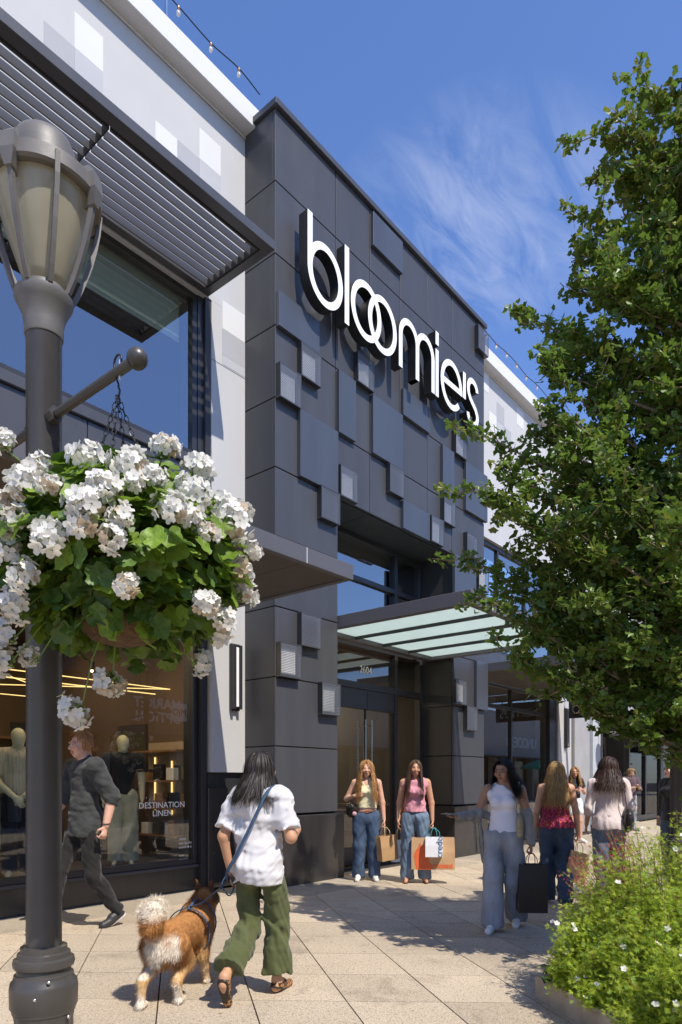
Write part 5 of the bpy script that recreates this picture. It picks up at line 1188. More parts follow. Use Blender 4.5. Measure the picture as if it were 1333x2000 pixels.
def paper_bag(label, top, heading, w, d, h, mat, handle='rope', hh=.12, tilt=0, cat='bag', group='shopping bags'):
    """top = where the handles are held; mouth hangs hh below"""
    t = thing('paper_bag', label, cat, tuple(top), R(heading-90), group); t.rotation_euler.y = R(tilt)
    b = MB(); x, y = w/2, d/2; z1, z0 = -hh, -hh-h; gus = d*.18
    P = [(-x, -y), (x, -y), (x-gus*0, 0), (x, y), (-x, y), (-x+gus*0, 0)]
    top_ = [(-x, -y), (x, -y), (x-gus, 0), (x, y), (-x, y), (-x+gus, 0)]; bot = [(-x, -y), (x, -y), (x, 0), (x, y), (-x, y), (-x, 0)]
    vs = [(a*.985, c*.8, z1) for a, c in top_]+[(a*1.005, c, (z0+z1)/2+.02) for a, c in [((p[0]+q[0])/2, (p[1]+q[1])/2) for p, q in zip(top_, bot)]]+[(a, c, z0) for a, c in bot]
    vs += [(v[0]*.97, v[1]*.93, v[2]) for v in vs[:6]]+[(v[0]*.9, v[1]*.9, z1-.05) for v in vs[:6]]
    fs = []
    for r_ in range(2):
        for k in range(6): fs.append((r_*6+(k+1) % 6, r_*6+k, r_*6+6+k, r_*6+6+(k+1) % 6))
    fs.append(tuple(range(12, 18))); fs += [(k, (k+1) % 6, 18+(k+1) % 6, 18+k) for k in range(6)]+[(18+k, 18+(k+1) % 6, 24+(k+1) % 6, 24+k) for k in range(6)]+[tuple(range(24, 30))[::-1]]
    b.add(vs, fs).build('bag_body', M[mat], t, world=False)
    for sy in (-1, 1):
        hp_ = [(-w*.17, sy*y*.78, z1-.03), (-w*.15, sy*y*.6, z1+hh*.55), (-w*.06, sy*y*.2, -.004), (w*.06, sy*y*.2, -.004), (w*.15, sy*y*.6, z1+hh*.55), (w*.17, sy*y*.78, z1-.03)]
        MB().tube(hp_, .004, 6).build('handle', M[handle], t, smooth='all', world=False)
    return t
def bag_print(t, txt, size, x, y, z, mat, rot=(R(90), 0, 0), **k):
    me = text_mesh(txt, size, .0006, **k); me.materials.clear(); me.materials.append(M[mat]); o = link('lettering', me, t); o.location = (x, y, z); o.rotation_euler = rot; return o
ring = lambda c, r_, n=14, ax=0: [tuple(V3(*c)+r_*V3(math.cos(2*math.pi*k/n), math.sin(2*math.pi*k/n), 0)) for k in range(n+1)]

# ---- walker with the dog
M['linen'] = fabric('white_linen', (.60, .59, .605), .06, 8, bump=.12, bscale=220)
M['olive'] = fabric('olive_cotton', (.085, .098, .036), .16, 7)
walker, J, s = person('person', 'woman in white linen shirt and wide olive trousers walking away with the dog', (3.08, 3.25, 0), 22, 1.575, head=(-32, 0, 0), skin=(.50, .27, .155), hairc=(.022, .016, .014), vox=.0075, wide=.96, faced=True,
    pose=dict(elL=(-.235, -.09, 1.12), wrL=(-.215, -.02, .865), elR=(.255, -.04, 1.12), wrR=(.215, .19, 1.16), knL=(-.085, .02, .47), anL=(-.085, -.36, .22), toL=(-.095, -.30, .045), knR=(.09, .10, .49), anR=(.09, .10, .085), pelvis=(0, -.01, .95)),
    hands=dict(L=dict(curl=.9), R=dict(d=(-.5, .8, .2), n=(-.6, -.5, .3), curl=.6)),
    top=dict(hem=.80, sleeve=.80, sr=.032, mat=M['linen'], inf=.020, flare=.018, fold=.013, ff=30, fv=.7, collar=True, seed=4, fy=.80),
    bottom=dict(waist=.85, r=(.094, .086, .104), mat=M['olive'], end=.86, fold=.011, ff=26, fv=.9, seed=8, cut=False),
    shoes=dict(r=.036, col=(.42, .20, .08), sole=(.03, .02, .015), spots=True), hair=dict(n=2300, length=.245, width=.005, spread=.03, lift=.012, curl=.006, cfreq=7, cvar=.4))
# cup in her right hand
hp_ = tmat(walker) @ Vector(J['wrR']+V3(-.05, .07, .02)*s)
cup = thing('paper_cup', 'white paper cup in the right hand of the woman with the dog', 'cup', hp_)
MB().lathe([(.026, -.05), (.030, .03), (.032, .036), (.033, .04), (.02, .043)], seg=18).build('cup_body', M['bagw'], cup, smooth=True, world=False)
# ---- dog
def make_dog(loc, heading):
    t = thing('dog', 'fluffy tan and cream dog with curled tail walking on a blue lead', 'dog', loc, R(heading-90)); B = SD()
    B.cap((0, .17, .375), (0, -.20, .385), .135, .118, .06, ((1, 0, 0), .86)); B.ell((0, .20, .35), (.105, .13, .15), None, .05); B.ell((0, -.24, .37), (.115, .12, .13), None, .05)
    B.cap((0, .24, .42), (0, .36, .53), .118, .088, .06); B.ell((0, .40, .56), (.078, .092, .078), None, .03); B.cap((0, .46, .545), (0, .545, .525), .044, .030, .02); B.ell((0, .572, .532), (.014, .010, .010), None, .004)
    for sx in (-1, 1):
        B.cap((.045*sx, .375, .61), (.058*sx, .36, .695), .030, .007, .015, ((0, 1, 0), .6)); B.ell((.05*sx, .43, .545), (.035, .04, .035), None, .02)
    legs = [('fl', -.075, .16, (-.08, .20, .245), (-.08, .10, .125), (-.08, .07, .035)), ('fr', .075, .16, (.08, .15, .24), (.082, .20, .12), (.082, .23, .028)),
            ('hl', -.08, -.22, (-.09, -.17, .235), (-.09, -.35, .165), (-.09, -.37, .030)), ('hr', .08, -.22, (.09, -.12, .24), (.09, -.25, .15), (.09, -.215, .030))]
    for n, x, y, kn, hk, pw in legs:
        B.cap((x, y, .36), kn, .082 if n[0] == 'h' else .062, .055 if n[0] == 'h' else .046, .04); B.cap(kn, hk, .050 if n[0] == 'h' else .042, .030, .03); B.cap(hk, pw, .029, .026, .02); B.cap((pw[0], pw[1]-.012, pw[2]-.004), (pw[0], pw[1]+.04, pw[2]-.008), .028, .024, .015, ((0, 0, 1), .8))
    tl = [V3(0, -.32, .44), V3(-.01, -.385, .52), V3(-.02, -.36, .595), V3(-.04, -.27, .605), V3(-.06, -.18, .55)]
    for a, b, r1, r2 in zip(tl[:-1], tl[1:], (.045, .056, .060, .054), (.056, .060, .054, .028)): B.cap(a, b, r1, r2, .03)
    og, wh, dk, cr = np.array([.40, .185, .062]), np.array([.78, .70, .58]), np.array([.085, .035, .015]), np.array([.62, .40, .18])
    def colf(P):
        x, y, z = P.T; c = np.tile(og, (len(P), 1)); n_ = .03*np.sin(x*40+y*31)+.02*np.sin(z*60+y*20)
        def mix(w, k): nonlocal c; w = np.clip(w, 0, 1)[:, None]; c = c*(1-w)+k*w
        K = lambda v: np.clip(v, 0, 1)
        mix((.30+n_-z)/.10, cr); mix((.16+n_-z)/.10, wh*.9); mix(K((-.265+n_-y)/.05)*K((.47-z)/.06)*(z > .18), wh); mix(K((z-.53)/.05)*K((-.12-y)/.05), wh); mix(K((y-.30+n_)/.08)*K((z-.50)/.06), dk); mix((y-.47)/.05, dk*.6)
        mix(K((y-.16+n_)/.06)*K((.36-z)/.06), cr); return c
    o, Vv, F = sd_obj('body', B, .009, M['dogfur'], t, folds(2, .003, 60, 1), colf)
    # coat of short tapering tufts
    rs = np.random.default_rng(1); A = Vv[F[:, 0]]; N_ = np.cross(Vv[F[:, 1]]-A, Vv[F[:, 3]]-A); N_ /= np.linalg.norm(N_, axis=1, keepdims=True)+1e-9; pick = rs.integers(0, len(F), 44000); P = A[pick]+rs.normal(0, .003, (44000, 3)); Nn = N_[pick]
    flow = np.tile(V3(0, -.8, -.55), (len(P), 1)); flow[P[:, 2] > .52] = V3(0, -.3, .1); L_ = np.where(P[:, 2] < .2, .018, .036)*rs.uniform(.6, 1.2, len(P)); L_ = np.where((P[:, 1] < -.2) & (P[:, 2] > .22), L_*1.15, L_); L_ = np.where(P[:, 1] > .33, .012, L_)
    D = Nn*.28+flow*.85+rs.normal(0, .18, P.shape); D /= np.linalg.norm(D, axis=1, keepdims=True); W = np.cross(D, Nn); W /= np.linalg.norm(W, axis=1, keepdims=True)+1e-9; w = .0012
    T = np.stack([P-W*w, P+W*w, P+D*L_[:, None]-V3(0, 0, 1)*(L_*.15)[:, None]], 1).reshape(-1, 3); c = np.repeat(colf(P)*(1+rs.normal(0, .12, (len(P), 1))), 3, 0)
    link('fur', mesh_np('fur', T, np.arange(len(T)).reshape(-1, 3), M['dogfur'], np.clip(c, .01, .95)), t, 'stuff')
    hn = MB(); 
    for y, rx, rz, zc in ((.10, .158, .160, .375), (.245, .14, .15, .42)): hn.tube([(rx*math.cos(a), y, zc+rz*math.sin(a)) for a in np.linspace(0, 2*math.pi, 29)], .010, 6, flat=.4)
    hn.tube([(0, .10, .537), (0, .245, .57)], .010, 6); hn.build('harness', M['strap_b'], t, smooth='all', world=False)
    return t
dog = make_dog((2.80, 3.70, 0), 27)
lead = thing('dog_lead', 'blue webbing dog lead worn across the back of the white shirt', 'lead', (3.0, 3.4, 0))
tw_ = tmat(walker); td = tmat(dog); k = s
path_body = [V3(.13, .07, 1.37), V3(.125, -.02, 1.475), V3(.10, -.115, 1.42), V3(.05, -.165, 1.28), V3(-.02, -.185, 1.13), V3(-.09, -.195, .99), V3(-.165, -.175, .88), V3(-.215, -.07, .80)]
pts = [np.array(tw_ @ Vector(p*k)) for p in path_body]; d0 = np.array(td @ Vector((0, .12, .545)))
def smooth_path(P, n=40):
    P = np.array(P); t = np.linspace(0, len(P)-1, n); out = []
    for u in t:
        i = int(min(len(P)-2, u)); f = u-i; p0, p1, p2, p3 = P[max(i-1, 0)], P[i], P[i+1], P[min(i+2, len(P)-1)]; out.append(.5*((2*p1)+(-p0+p2)*f+(2*p0-5*p1+4*p2-p3)*f*f+(-p0+3*p1-3*p2+p3)*f**3))
    return out
MB().tube(smooth_path(pts, 44), .015, 8, flat=.30).build('shoulder_strap', M['strap_b'], lead, smooth='all')
a = pts[-1]; MB().tube(smooth_path([a, a*.6+d0*.4+V3(0, 0, -.02), a*.3+d0*.7+V3(0, 0, -.03), d0], 22), .008, 8, flat=.45).build('lead_line', M['strap_b'], lead, smooth='all')
MB().tube(smooth_path([a+V3(0, 0, .05), a+V3(.03, -.03, -.02), a+V3(0, -.02, -.09), a+V3(-.03, .02, -.02), a+V3(0, 0, .05)], 20), .012, 8, flat=.4).build('hand_loop', M['strap_b'], lead, smooth='all')

# ---- man in black behind the lamp post
M['blackshirt'] = fabric('black_cotton_shirt', (.045, .047, .046), .15, 10); M['blacktrouser'] = fabric('black_trouser', (.018, .016, .016), .2, 8); M['blacktee'] = fabric('black_tee', (.012, .011, .012), .1)
man, J, s = person('person', 'man in open black shirt and black trousers walking left behind the lamp post', (3.41, 5.99, 0), 178, 1.86, male=True, head=(0, -4, 0), skin=(.62, .36, .25), hairc=(.42, .19, .06), vox=.009, wide=.92,
    pose=dict(elL=(-.245, -.12, 1.13), wrL=(-.255, -.06, .90), elR=(.235, .05, 1.12), wrR=(.22, .22, .93), knL=(-.09, -.03, .475), anL=(-.09, -.27, .125), toL=(-.095, -.135, .028), knR=(.09, .17, .51), anR=(.09, .26, .09), toR=(.095, .41, .045)),
    hands=dict(L=dict(curl=.75)),
    top=dict(hem=.80, sleeve=1.25, sr=.022, mat=M['blackshirt'], inf=.020, flare=.016, fold=.008, ff=24, fv=1.0, collar=True, seed=6),
    bottom=dict(waist=.855, r=(.092, .074, .058), mat=M['blacktrouser'], hem=.06, end=.97, fold=.010, ff=26, fv=1.1, seed=5, cut=False),
    shoes=dict(r=.043, col=(.03, .03, .03), sole=(.72, .70, .66)), hair=dict(n=900, length=.048, width=.006, lift=.012, short=True, face=45, cvar=.25))
wr = J['wrL']; MB().tube([tuple(wr+V3(.034*math.cos(a), .034*math.sin(a), .015)) for a in np.linspace(0, 6.283, 20)], .010, 6, flat=.5).build('watch', M['leather_k'], man, smooth='all', world=False)

# ---- the two women by the doors
M['jean_d'] = denim('mid_blue_denim', (.065, .100, .165)); M['jean_l'] = denim('light_blue_denim', (.145, .195, .265)); M['jean_p'] = denim('pale_denim', (.31, .32, .345)); M['jean_k'] = denim('dark_blue_denim', (.06, .088, .135))
M['cream'] = fabric('cream_top', (.66, .60, .38), .06, 12); M['pinkf'] = fabric('pink_cotton', (.62, .27, .32), .14, 26)
w1, J, s = person('person', 'woman with long wavy blonde hair, cream camisole and jeans by the doors', (7.59, 5.84, 0), 219, 1.67, skin=(.60, .34, .235), hairc=(.40, .20, .065), vox=.0095, wide=1.04,
    pose=dict(elR=(.285, -.03, 1.16), wrR=(.175, .13, 1.21), elL=(-.225, .02, 1.11), wrL=(-.245, .07, .87), anL=(-.115, -.02, .085), anR=(.115, -.02, .085), knL=(-.108, .02, .49), knR=(.108, .02, .49)), hands=dict(R=dict(d=(-.9, .3, .15), n=(0, -1, .1), curl=.7), L=dict(curl=.9)),
    top=dict(hem=1.035, sleeve=0, strap=.42, mat=M['cream'], inf=.008, fold=.004, ff=60, fv=2.0, neck=(((0, .16, 1.47), (.060, .14, .135)), ((0, -.10, 1.50), (.12, .07, .14))), seed=2, name='camisole'),
    bottom=dict(waist=.995, r=(.102, .084, .090), mat=M['jean_d'], hem=.035, end=1.0, fold=.009, ff=22, fv=.8, seed=12), shoes=dict(r=.040, col=(.70, .66, .60), sole=(.75, .73, .70)),
    hair=dict(n=2300, length=.47, width=.0052, curl=.024, cfreq=22, spread=.035, lift=.016, face=40, cvar=.30))
bl = MB(); bl.tube([(.137*s*math.cos(a), .104*s*math.sin(a), .985*s) for a in np.linspace(0, 6.283, 40)], .017*s, 6, flat=.35); bl.box(-.03, .025, .100*s, .122*s, .967*s, 1.003*s); bl.build('belt', M['leather_b'], w1, smooth=True, world=False)
handL1 = tmat(w1) @ Vector(J['wrL']+V3(-.01, .03, -.10)*s)
hb = thing('handbag', 'slouchy black shoulder bag with pink charm carried by the blonde woman', 'handbag', tmat(w1) @ Vector((.205*s, .02, 1.02*s)), R(219-90)); C = SD().ell((0, 0, -.02), (.09, .145, .10), None, .03); C.cap((.01, -.12, .03), (.01, .12, .03), .05, .05, .04)
sd_obj('bag_body', C, .009, M['leather_k'], hb, folds(3, .006, 40, 1)); MB().tube(smooth_path([V3(-.02, -.12, .04), V3(-.05, -.08, .26), V3(-.06, 0, .405), V3(-.05, .06, .28), V3(-.02, .12, .04)], 24), .010, 6, flat=.5).build('strap', M['leather_k'], hb, smooth='all', world=False)
M['pinkfur'] = pm('pink_pompom', (.65, .38, .40), .9, var=.2, scale=60, bump=.8, bscale=140); MB().sphere((-.03, .15, -.06), .032, 12, 8).build('charm', M['pinkfur'], hb, smooth='all', world=False)
b1 = paper_bag('brown kraft shopping bag held beside the dark blue jeans', handL1, 250, .27, .15, .34, 'kraft', tilt=6)
b1b = paper_bag('white paper shopping bag half hidden behind the kraft bag', Vector(handL1)+Vector((.20, -.10, -.02)), 228, .22, .11, .30, 'bagw', hh=.17)
bag_print(b1b, 'SÉLARD', .045, 0, .057, -.40, 'blackv', (R(90), 0, R(180)))
w2, J, s = person('person', 'woman with long straight brown hair, pink sleeveless top and light jeans', (7.87, 5.21, 0), 214, 1.675, skin=(.52, .27, .16), hairc=(.085, .040, .020), vox=.0095, head=(6, 0, -4),
    pose=dict(elR=(.22, -.01, 1.11), wrR=(.235, .06, .87), elL=(-.225, 0, 1.11), wrL=(-.235, .05, .865), anL=(-.135, -.02, .085), anR=(.115, 0, .085), knL=(-.118, .02, .49), knR=(.105, .02, .49)), hands=dict(L=dict(curl=.95), R=dict(curl=.4)),
    top=dict(hem=.985, sleeve=0, strap=.80, mat=M['pinkf'], inf=.018, flare=.012, fold=.008, ff=34, fv=1.2, neck=(((0, .03, 1.485), (.075, .11, .055)),), seed=7, name='top'),
    bottom=dict(waist=1.0, r=(.104, .088, .096), mat=M['jean_l'], hem=.05, end=1.0, fold=.010, ff=20, fv=.8, seed=14), shoes=dict(r=.042, col=(.045, .025, .015), sole=(.12, .07, .035), sandal=True),
    hair=dict(n=2300, length=.44, width=.0052, curl=.004, cfreq=6, spread=.02, lift=.008, face=42, cvar=.25))
MB().tube(smooth_path([V3(.10, .05, 1.455)*s, V3(.115, .13, 1.30)*s, V3(.15, .15, 1.12)*s, V3(.21, .10, .95)*s], 20), .009, 6, flat=.4).build('bag_strap', M['leather_b'], w2, smooth='all', world=False)
handL2 = Vector(tmat(w2) @ Vector(J['wrL']+V3(-.005, .035, -.095)*s))
b2 = paper_bag('large kraft shopping bag with red orange animal print and orange lettering', handL2, 214, .58, .17, .43, 'kraft2', 'teal', .13)
bag_print(b2, 'cotopaxi', .088, -.11, .088, -.505, 'orange', (R(90), 0, R(180)), weight=.003)
vs = [(.0, -.56), (.22, -.56), (.245, -.45), (.255, -.36), (.225, -.29), (.19, -.25), (.175, -.19), (.155, -.24), (.145, -.26), (.115, -.20), (.10, -.27), (.075, -.31), (.035, -.34), (.07, -.37), (.055, -.44)]
MB().prism([(x, z) for x, z in vs], .0865, .088, axis='y').build('animal_print', M['orange'], b2, world=False)
b3 = paper_bag('small white shopping bag reading credo in front of the large kraft bag', handL2+Vector((-.10, -.08, .005)), 214, .23, .10, .265, 'bagw', 'teal', .12)
bag_print(b3, 'credo', .12, -.075, .054, -.25, 'blueink', (R(90), R(-90), R(180)))

# ---- woman with the phone
M['whitetop'] = fabric('white_jersey', (.76, .74, .80), .03, 8, bump=.1); M['greyknit'] = fabric('grey_knit', (.27, .26, .245), .1, 12, bump=.5, bscale=160)
w3, J, s = person('person', 'woman in white one shoulder top and pale jeans looking at a phone', (5.95, 2.94, 0), 200, 1.60, head=(-22, -12, 0), skin=(.34, .19, .125), hairc=(.014, .010, .009), vox=.0085,
    pose=dict(elR=(.275, .0, 1.13), wrR=(.42, .20, 1.13), elL=(-.235, -.01, 1.12), wrL=(-.265, .05, .875), knL=(-.10, -.02, .48), anL=(-.105, -.20, .115), toL=(-.11, -.05, .035), knR=(.09, .13, .50), anR=(.09, .15, .085)),
    hands=dict(R=dict(d=(.8, .6, .0), n=(0, 0, 1), curl=.25, side=-1), L=dict(curl=.95)),
    top=dict(hem=.90, sleeve=0, strap=.74, mat=M['whitetop'], inf=.009, fold=.0012, ff=30, fv=1.6, hemtilt=0, neck=(((-.22, .02, 1.50), (.235, .20, .15)), ((.02, .06, 1.505), (.085, .10, .06))), seed=9, name='one_shoulder_top'),
    bottom=dict(waist=.985, r=(.106, .098, .112), mat=M['jean_p'], hem=.045, end=1.0, fold=.011, ff=20, fv=.75, seed=18), shoes=dict(r=.042, col=(.74, .72, .68), sole=(.78, .76, .72)),
    hair=dict(n=2300, length=.30, width=.005, curl=.036, cfreq=34, spread=.04, lift=.010, face=60, cvar=.5, back=.3))
C = SD(); e, w_ = J['elR'], J['wrR']; C.cap(e*.85+J['shR']*.15, e, .060*s, .062*s, .03); C.cap(e, w_, .060*s, .040*s, .02); C.cap(e+V3(-.02, -.05, -.02)*s, e+V3(-.06, -.10, -.42)*s, .055*s, .075*s, .03, ((1, .3, 0), .32)); C.cap(e+V3(.03, -.04, -.03)*s, e+V3(.02, -.10, -.34)*s, .04*s, .055*s, .03, ((1, .3, 0), .3))
e, w_ = J['elL'], J['wrL']; C.cap(e*.8+J['shL']*.2, e, .060*s, .060*s, .03); C.cap(e, w_, .058*s, .044*s, .02)
C.cap(J['elL']+V3(.03, -.06, .03)*s, V3(0, -.165, 1.05)*s, .035*s, .05*s, .03); C.cap(J['elR']+V3(-.03, -.06, .03)*s, V3(0, -.165, 1.05)*s, .035*s, .05*s, .03)
sd_obj('cardigan', C, .0085, M['greyknit'], w3, folds(5, .008, 40, 1.0))
ph = thing('phone', 'pale phone held out in the right hand of the woman in white', 'phone', tmat(w3) @ Vector(J['wrR']+V3(.085, .065, .024)*s), R(200-90-38)); MB().box(-.075, .075, -.036, .036, 0, .004, c=.002).build('screen', pm('phone_screen', (.45, .55, .50), .25, var=.03), ph, world=False)
MB().box(-.077, .077, -.038, .038, -.007, -.0005, c=.003).build('case', M['leather_k'], ph, world=False)
sb = thing('shoulder_bag', 'small taupe shoulder bag under the arm of the woman in white', 'handbag', tmat(w3) @ Vector((-.165*s, .055*s, 1.06*s)), R(200-90)); C = SD().ell((0, 0, 0), (.035, .075, .095), None, .02); C.cap((0, -.02, -.06), (0, .04, -.10), .035, .03, .03)
sd_obj('bag_body', C, .008, M['leather_t'], sb); MB().tube(smooth_path([V3(0, .05, .06), V3(.008, .055, .22), V3(.012, .0, .385), V3(.0, -.05, .25), V3(0, -.05, .06)], 20), .010, 6, flat=.4).build('strap', M['leather_t'], sb, smooth='all', world=False)
h3 = Vector(tmat(w3) @ Vector(J['wrL']+V3(-.01, .02, -.10)*s))
paper_bag('tall black paper shopping bag carried beside the pale jeans', h3, 215, .26, .16, .44, 'bagk', 'leather_k', .10)
for sx in (-1, 1): MB().sphere(tuple(J['head']+rotm(-22, -12, 0)@V3(.083*sx, .0, -.045)*s), .010*s, 8, 6).build('earring', pm('gold', (.7, .45, .12), .25, metal=1), w3, smooth='all', world=False)

# ---- women walking away on the right
def floral():
    m = fabric('red_floral_print', (.30, .02, .03)); nt = m.node_tree; b = nt.nodes['Principled BSDF']; v = nt.nodes.new('ShaderNodeTexVoronoi'); v.inputs['Scale'].default_value = 34; tc = nt.nodes.new('ShaderNodeTexCoord'); nt.links.new(tc.outputs['Object'], v.inputs[0])
    c = ramp(nt, v.outputs['Distance'], [(.0, (.75, .42, .12)), (.22, (.60, .16, .10)), (.34, (.42, .02, .05)), (.48, (.20, .008, .02)), (.7, (.40, .06, .14))]); nt.links.new(c, b.inputs['Base Color']); return m
M['floral'] = floral(); M['blouse'] = fabric('pale_pink_blouse', (.66, .56, .55), .05, 7)
w4, J, s = person('person', 'woman with long blonde hair and red floral peplum top walking away', (7.47, 3.05, 0), 26, 1.60, head=(15, 0, 0), skin=(.56, .31, .20), hairc=(.42, .25, .09), vox=.0095, faced=False,
    pose=dict(elR=(.225, -.02, 1.11), wrR=(.25, .05, .86), elL=(-.225, -.02, 1.11), wrL=(-.235, .08, .88), knL=(-.09, .10, .49), anL=(-.09, .12, .085), knR=(.09, -.02, .48), anR=(.09, -.22, .12), toR=(.095, -.07, .035)), hands=dict(R=dict(curl=.9)),
    top=dict(hem=.93, sleeve=0, strap=.55, mat=M['floral'], inf=.014, flare=.040, fold=.011, ff=36, fv=.35, neck=(((0, .1, 1.50), (.10, .14, .12)), ((0, -.14, 1.49), (.12, .10, .13))), seed=3, name='peplum_top'),
    bottom=dict(waist=.995, r=(.108, .095, .092), mat=M['jean_k'], hem=.05, fold=.010, ff=22, seed=22), shoes=dict(r=.040, col=(.5, .42, .35), sole=(.7, .68, .62)), hair=dict(n=2300, length=.42, width=.0052, curl=.014, cfreq=12, spread=.035, lift=.014, face=45, cvar=.28))
paper_bag('crumpled kraft paper bag behind the red sprigs', Vector(tmat(w4) @ Vector(J['wrR']+V3(.0, .02, -.10)*s)), 70, .30, .16, .34, 'kraft2', tilt=14)
w5, J, s = person('person', 'woman with dark brown bob and pale pink blouse walking away', (8.11, 2.68, 0), 30, 1.66, head=(25, 0, 4), skin=(.56, .32, .22), hairc=(.050, .022, .016), vox=.0095, faced=False,
    pose=dict(elR=(.245, -.06, 1.12), wrR=(.20, .14, 1.03), elL=(-.235, -.03, 1.11), wrL=(-.24, .08, .90), knR=(.09, .08, .49), anR=(.09, .10, .085), knL=(-.09, -.02, .48), anL=(-.09, -.2, .12), toL=(-.095, -.06, .035)), hands=dict(),
    top=dict(hem=.86, sleeve=1.45, sr=.016, mat=M['blouse'], inf=.020, flare=.035, fold=.009, ff=24, fv=.6, neck=(((0, .02, 1.50), (.085, .10, .05)),), seed=11, name='blouse'),
    bottom=dict(waist=.90, r=(.106, .09, .085), mat=M['jean_l'], hem=.05, fold=.010, ff=22, seed=23), shoes=dict(r=.040, col=(.1, .08, .07), sole=(.5, .48, .45)), hair=dict(n=2300, length=.31, width=.0052, curl=.012, cfreq=9, spread=.05, lift=.016, face=45, cvar=.3))
hb2 = thing('handbag', 'soft black shoulder bag hanging from the pale pink blouse', 'handbag', tmat(w5) @ Vector((.19*s, -.07, .99*s)), R(30-90)); sd_obj('bag_body', SD().ell((0, 0, -.03), (.07, .16, .13), None, .03).cap((0, -.10, .06), (0, .10, .06), .03, .03, .05), .010, M['leather_k'], hb2, folds(6, .006, 40, 1))
MB().tube(smooth_path([V3(-.02, -.10, .06), V3(-.04, -.07, .28), V3(-.06, .03, .445), V3(-.04, .10, .28), V3(-.02, .10, .06)], 22), .009, 6, flat=.5).build('strap', M['leather_k'], hb2, smooth='all', world=False)
# ---- people farther off
M['greytee'] = fabric('charcoal_tee', (.035, .036, .038), .1); M['whiteshort'] = fabric('white_denim', (.68, .72, .74), .05); M['mauve'] = fabric('plum_shirt', (.11, .075, .085), .2, 30); M['navy'] = fabric('black_jacket', (.012, .013, .018), .2)
w6, J, s = person('person', 'woman in charcoal tee and white shorts holding an iced drink', (15.31, 5.83, 0), 232, 1.70, head=(-25, 6, 0), skin=(.56, .31, .205), hairc=(.34, .19, .07), vox=.013,
    pose=dict(elL=(-.25, .02, 1.12), wrL=(-.08, .20, 1.20), elR=(.22, 0, 1.11), wrR=(.10, .20, 1.18), knL=(-.09, .10, .49), anL=(-.09, .12, .085), anR=(.09, -.16, .10)), hands=dict(L=dict(d=(.9, .3, .1), n=(0, -1, 0), curl=.8)),
    top=dict(hem=1.0, sleeve=.55, sr=.025, mat=M['greytee'], inf=.014, fold=.005, neck=(((0, .06, 1.50), (.07, .09, .05)),)), bottom=dict(waist=1.02, r=(.110, .105, .1), shorts=.5, mat=M['whiteshort'], hem=.6, fold=.006, name='shorts'), shoes=dict(r=.044, col=(.75, .74, .72), sole=(.8, .8, .78)), hair=dict(n=900, length=.34, width=.011, curl=.012, cfreq=9, spread=.03, lift=.014, face=44, cvar=.25))
MB().tube([tuple(J['head']+rotm(-25, 6, 0)@V3(.030*sx*1.0+.018*math.cos(a), .105, .006+.016*math.sin(a))*s) for sx in (-1, 1) for a in np.linspace(0, 6.28, 12)], .0022, 4).build('glasses', M['leather_k'], w6, world=False)
dr = thing('iced_drink', 'pink iced drink with green straw held by the woman in shorts', 'drink', tmat(w6) @ Vector(J['wrL']+V3(.10, .05, .0)*s)); MB().lathe([(.028, -.06), (.036, .05), (.037, .055), (.02, .06)], seg=14).build('cup', pm('pink_drink', (.70, .35, .38), .3), dr, smooth=True, world=False); MB().tube([(0, 0, .05), (.01, 0, .13)], .004, 5).build('straw', pm('green_straw', (.02, .30, .14), .5), dr, world=False)
w7, J, s = person('person', 'fair haired man in plum shirt looking down at a phone', (19.77, 5.94, 0), 235, 1.74, male=True, head=(-6, -24, 0), skin=(.58, .34, .23), hairc=(.30, .19, .08), vox=.014, pose=dict(elL=(-.26, .05, 1.13), wrL=(-.06, .26, 1.20), elR=(.26, .05, 1.13), wrR=(.08, .26, 1.18)), hands=dict(L=dict(d=(.8, .4, .2), n=(0, 0, 1), curl=.6), R=dict(d=(-.8, .4, .2), n=(0, 0, 1), curl=.6)),
    top=dict(hem=.86, sleeve=1.4, mat=M['mauve'], inf=.02, fold=.007), bottom=dict(waist=1.0, r=(.1, .08, .07), mat=M['jean_p'], hem=.05), shoes=dict(r=.044, col=(.3, .3, .3), sole=(.7, .7, .7)), hair=dict(n=500, length=.06, width=.012, short=True, face=40, lift=.014))
phn = thing('phone', 'dark phone in the hands of the man in plum shirt', 'phone', tmat(w7) @ Vector(J['wrL']+V3(.08, .09, .03)*s), R(235-90)); MB().box(-.037, .037, -.07, .07, 0, .009, c=.003).build('phone_case', M['leather_k'], phn, world=False)
w8, J, s = person('person', 'person in black jacket and glasses at the right edge beside the far post', (10.8, 2.65, 0), 150, 1.66, head=(-10, 4, 0), skin=(.58, .36, .27), hairc=(.06, .045, .04), vox=.011, pose=dict(elL=(-.245, .0, 1.12), wrL=(-.25, .10, .88)),
    top=dict(hem=.84, sleeve=1.9, sr=.022, mat=M['navy'], inf=.026, fold=.009, collar=True, name='jacket'), bottom=dict(waist=1.0, r=(.1, .085, .08), mat=M['jean_k'], hem=.05), shoes=dict(r=.044, col=(.05, .05, .05), sole=(.5, .5, .5)), hair=dict(n=800, length=.13, width=.009, lift=.008, face=60, cvar=.2, back=1.5))
MB().tube([tuple(J['head']+rotm(-10, 4, 0)@V3(.030*sx+.018*math.cos(a), .105, .006+.016*math.sin(a))*s) for sx in (-1, 1) for a in np.linspace(0, 6.28, 12)], .0022, 4).build('glasses', M['leather_k'], w8, world=False)
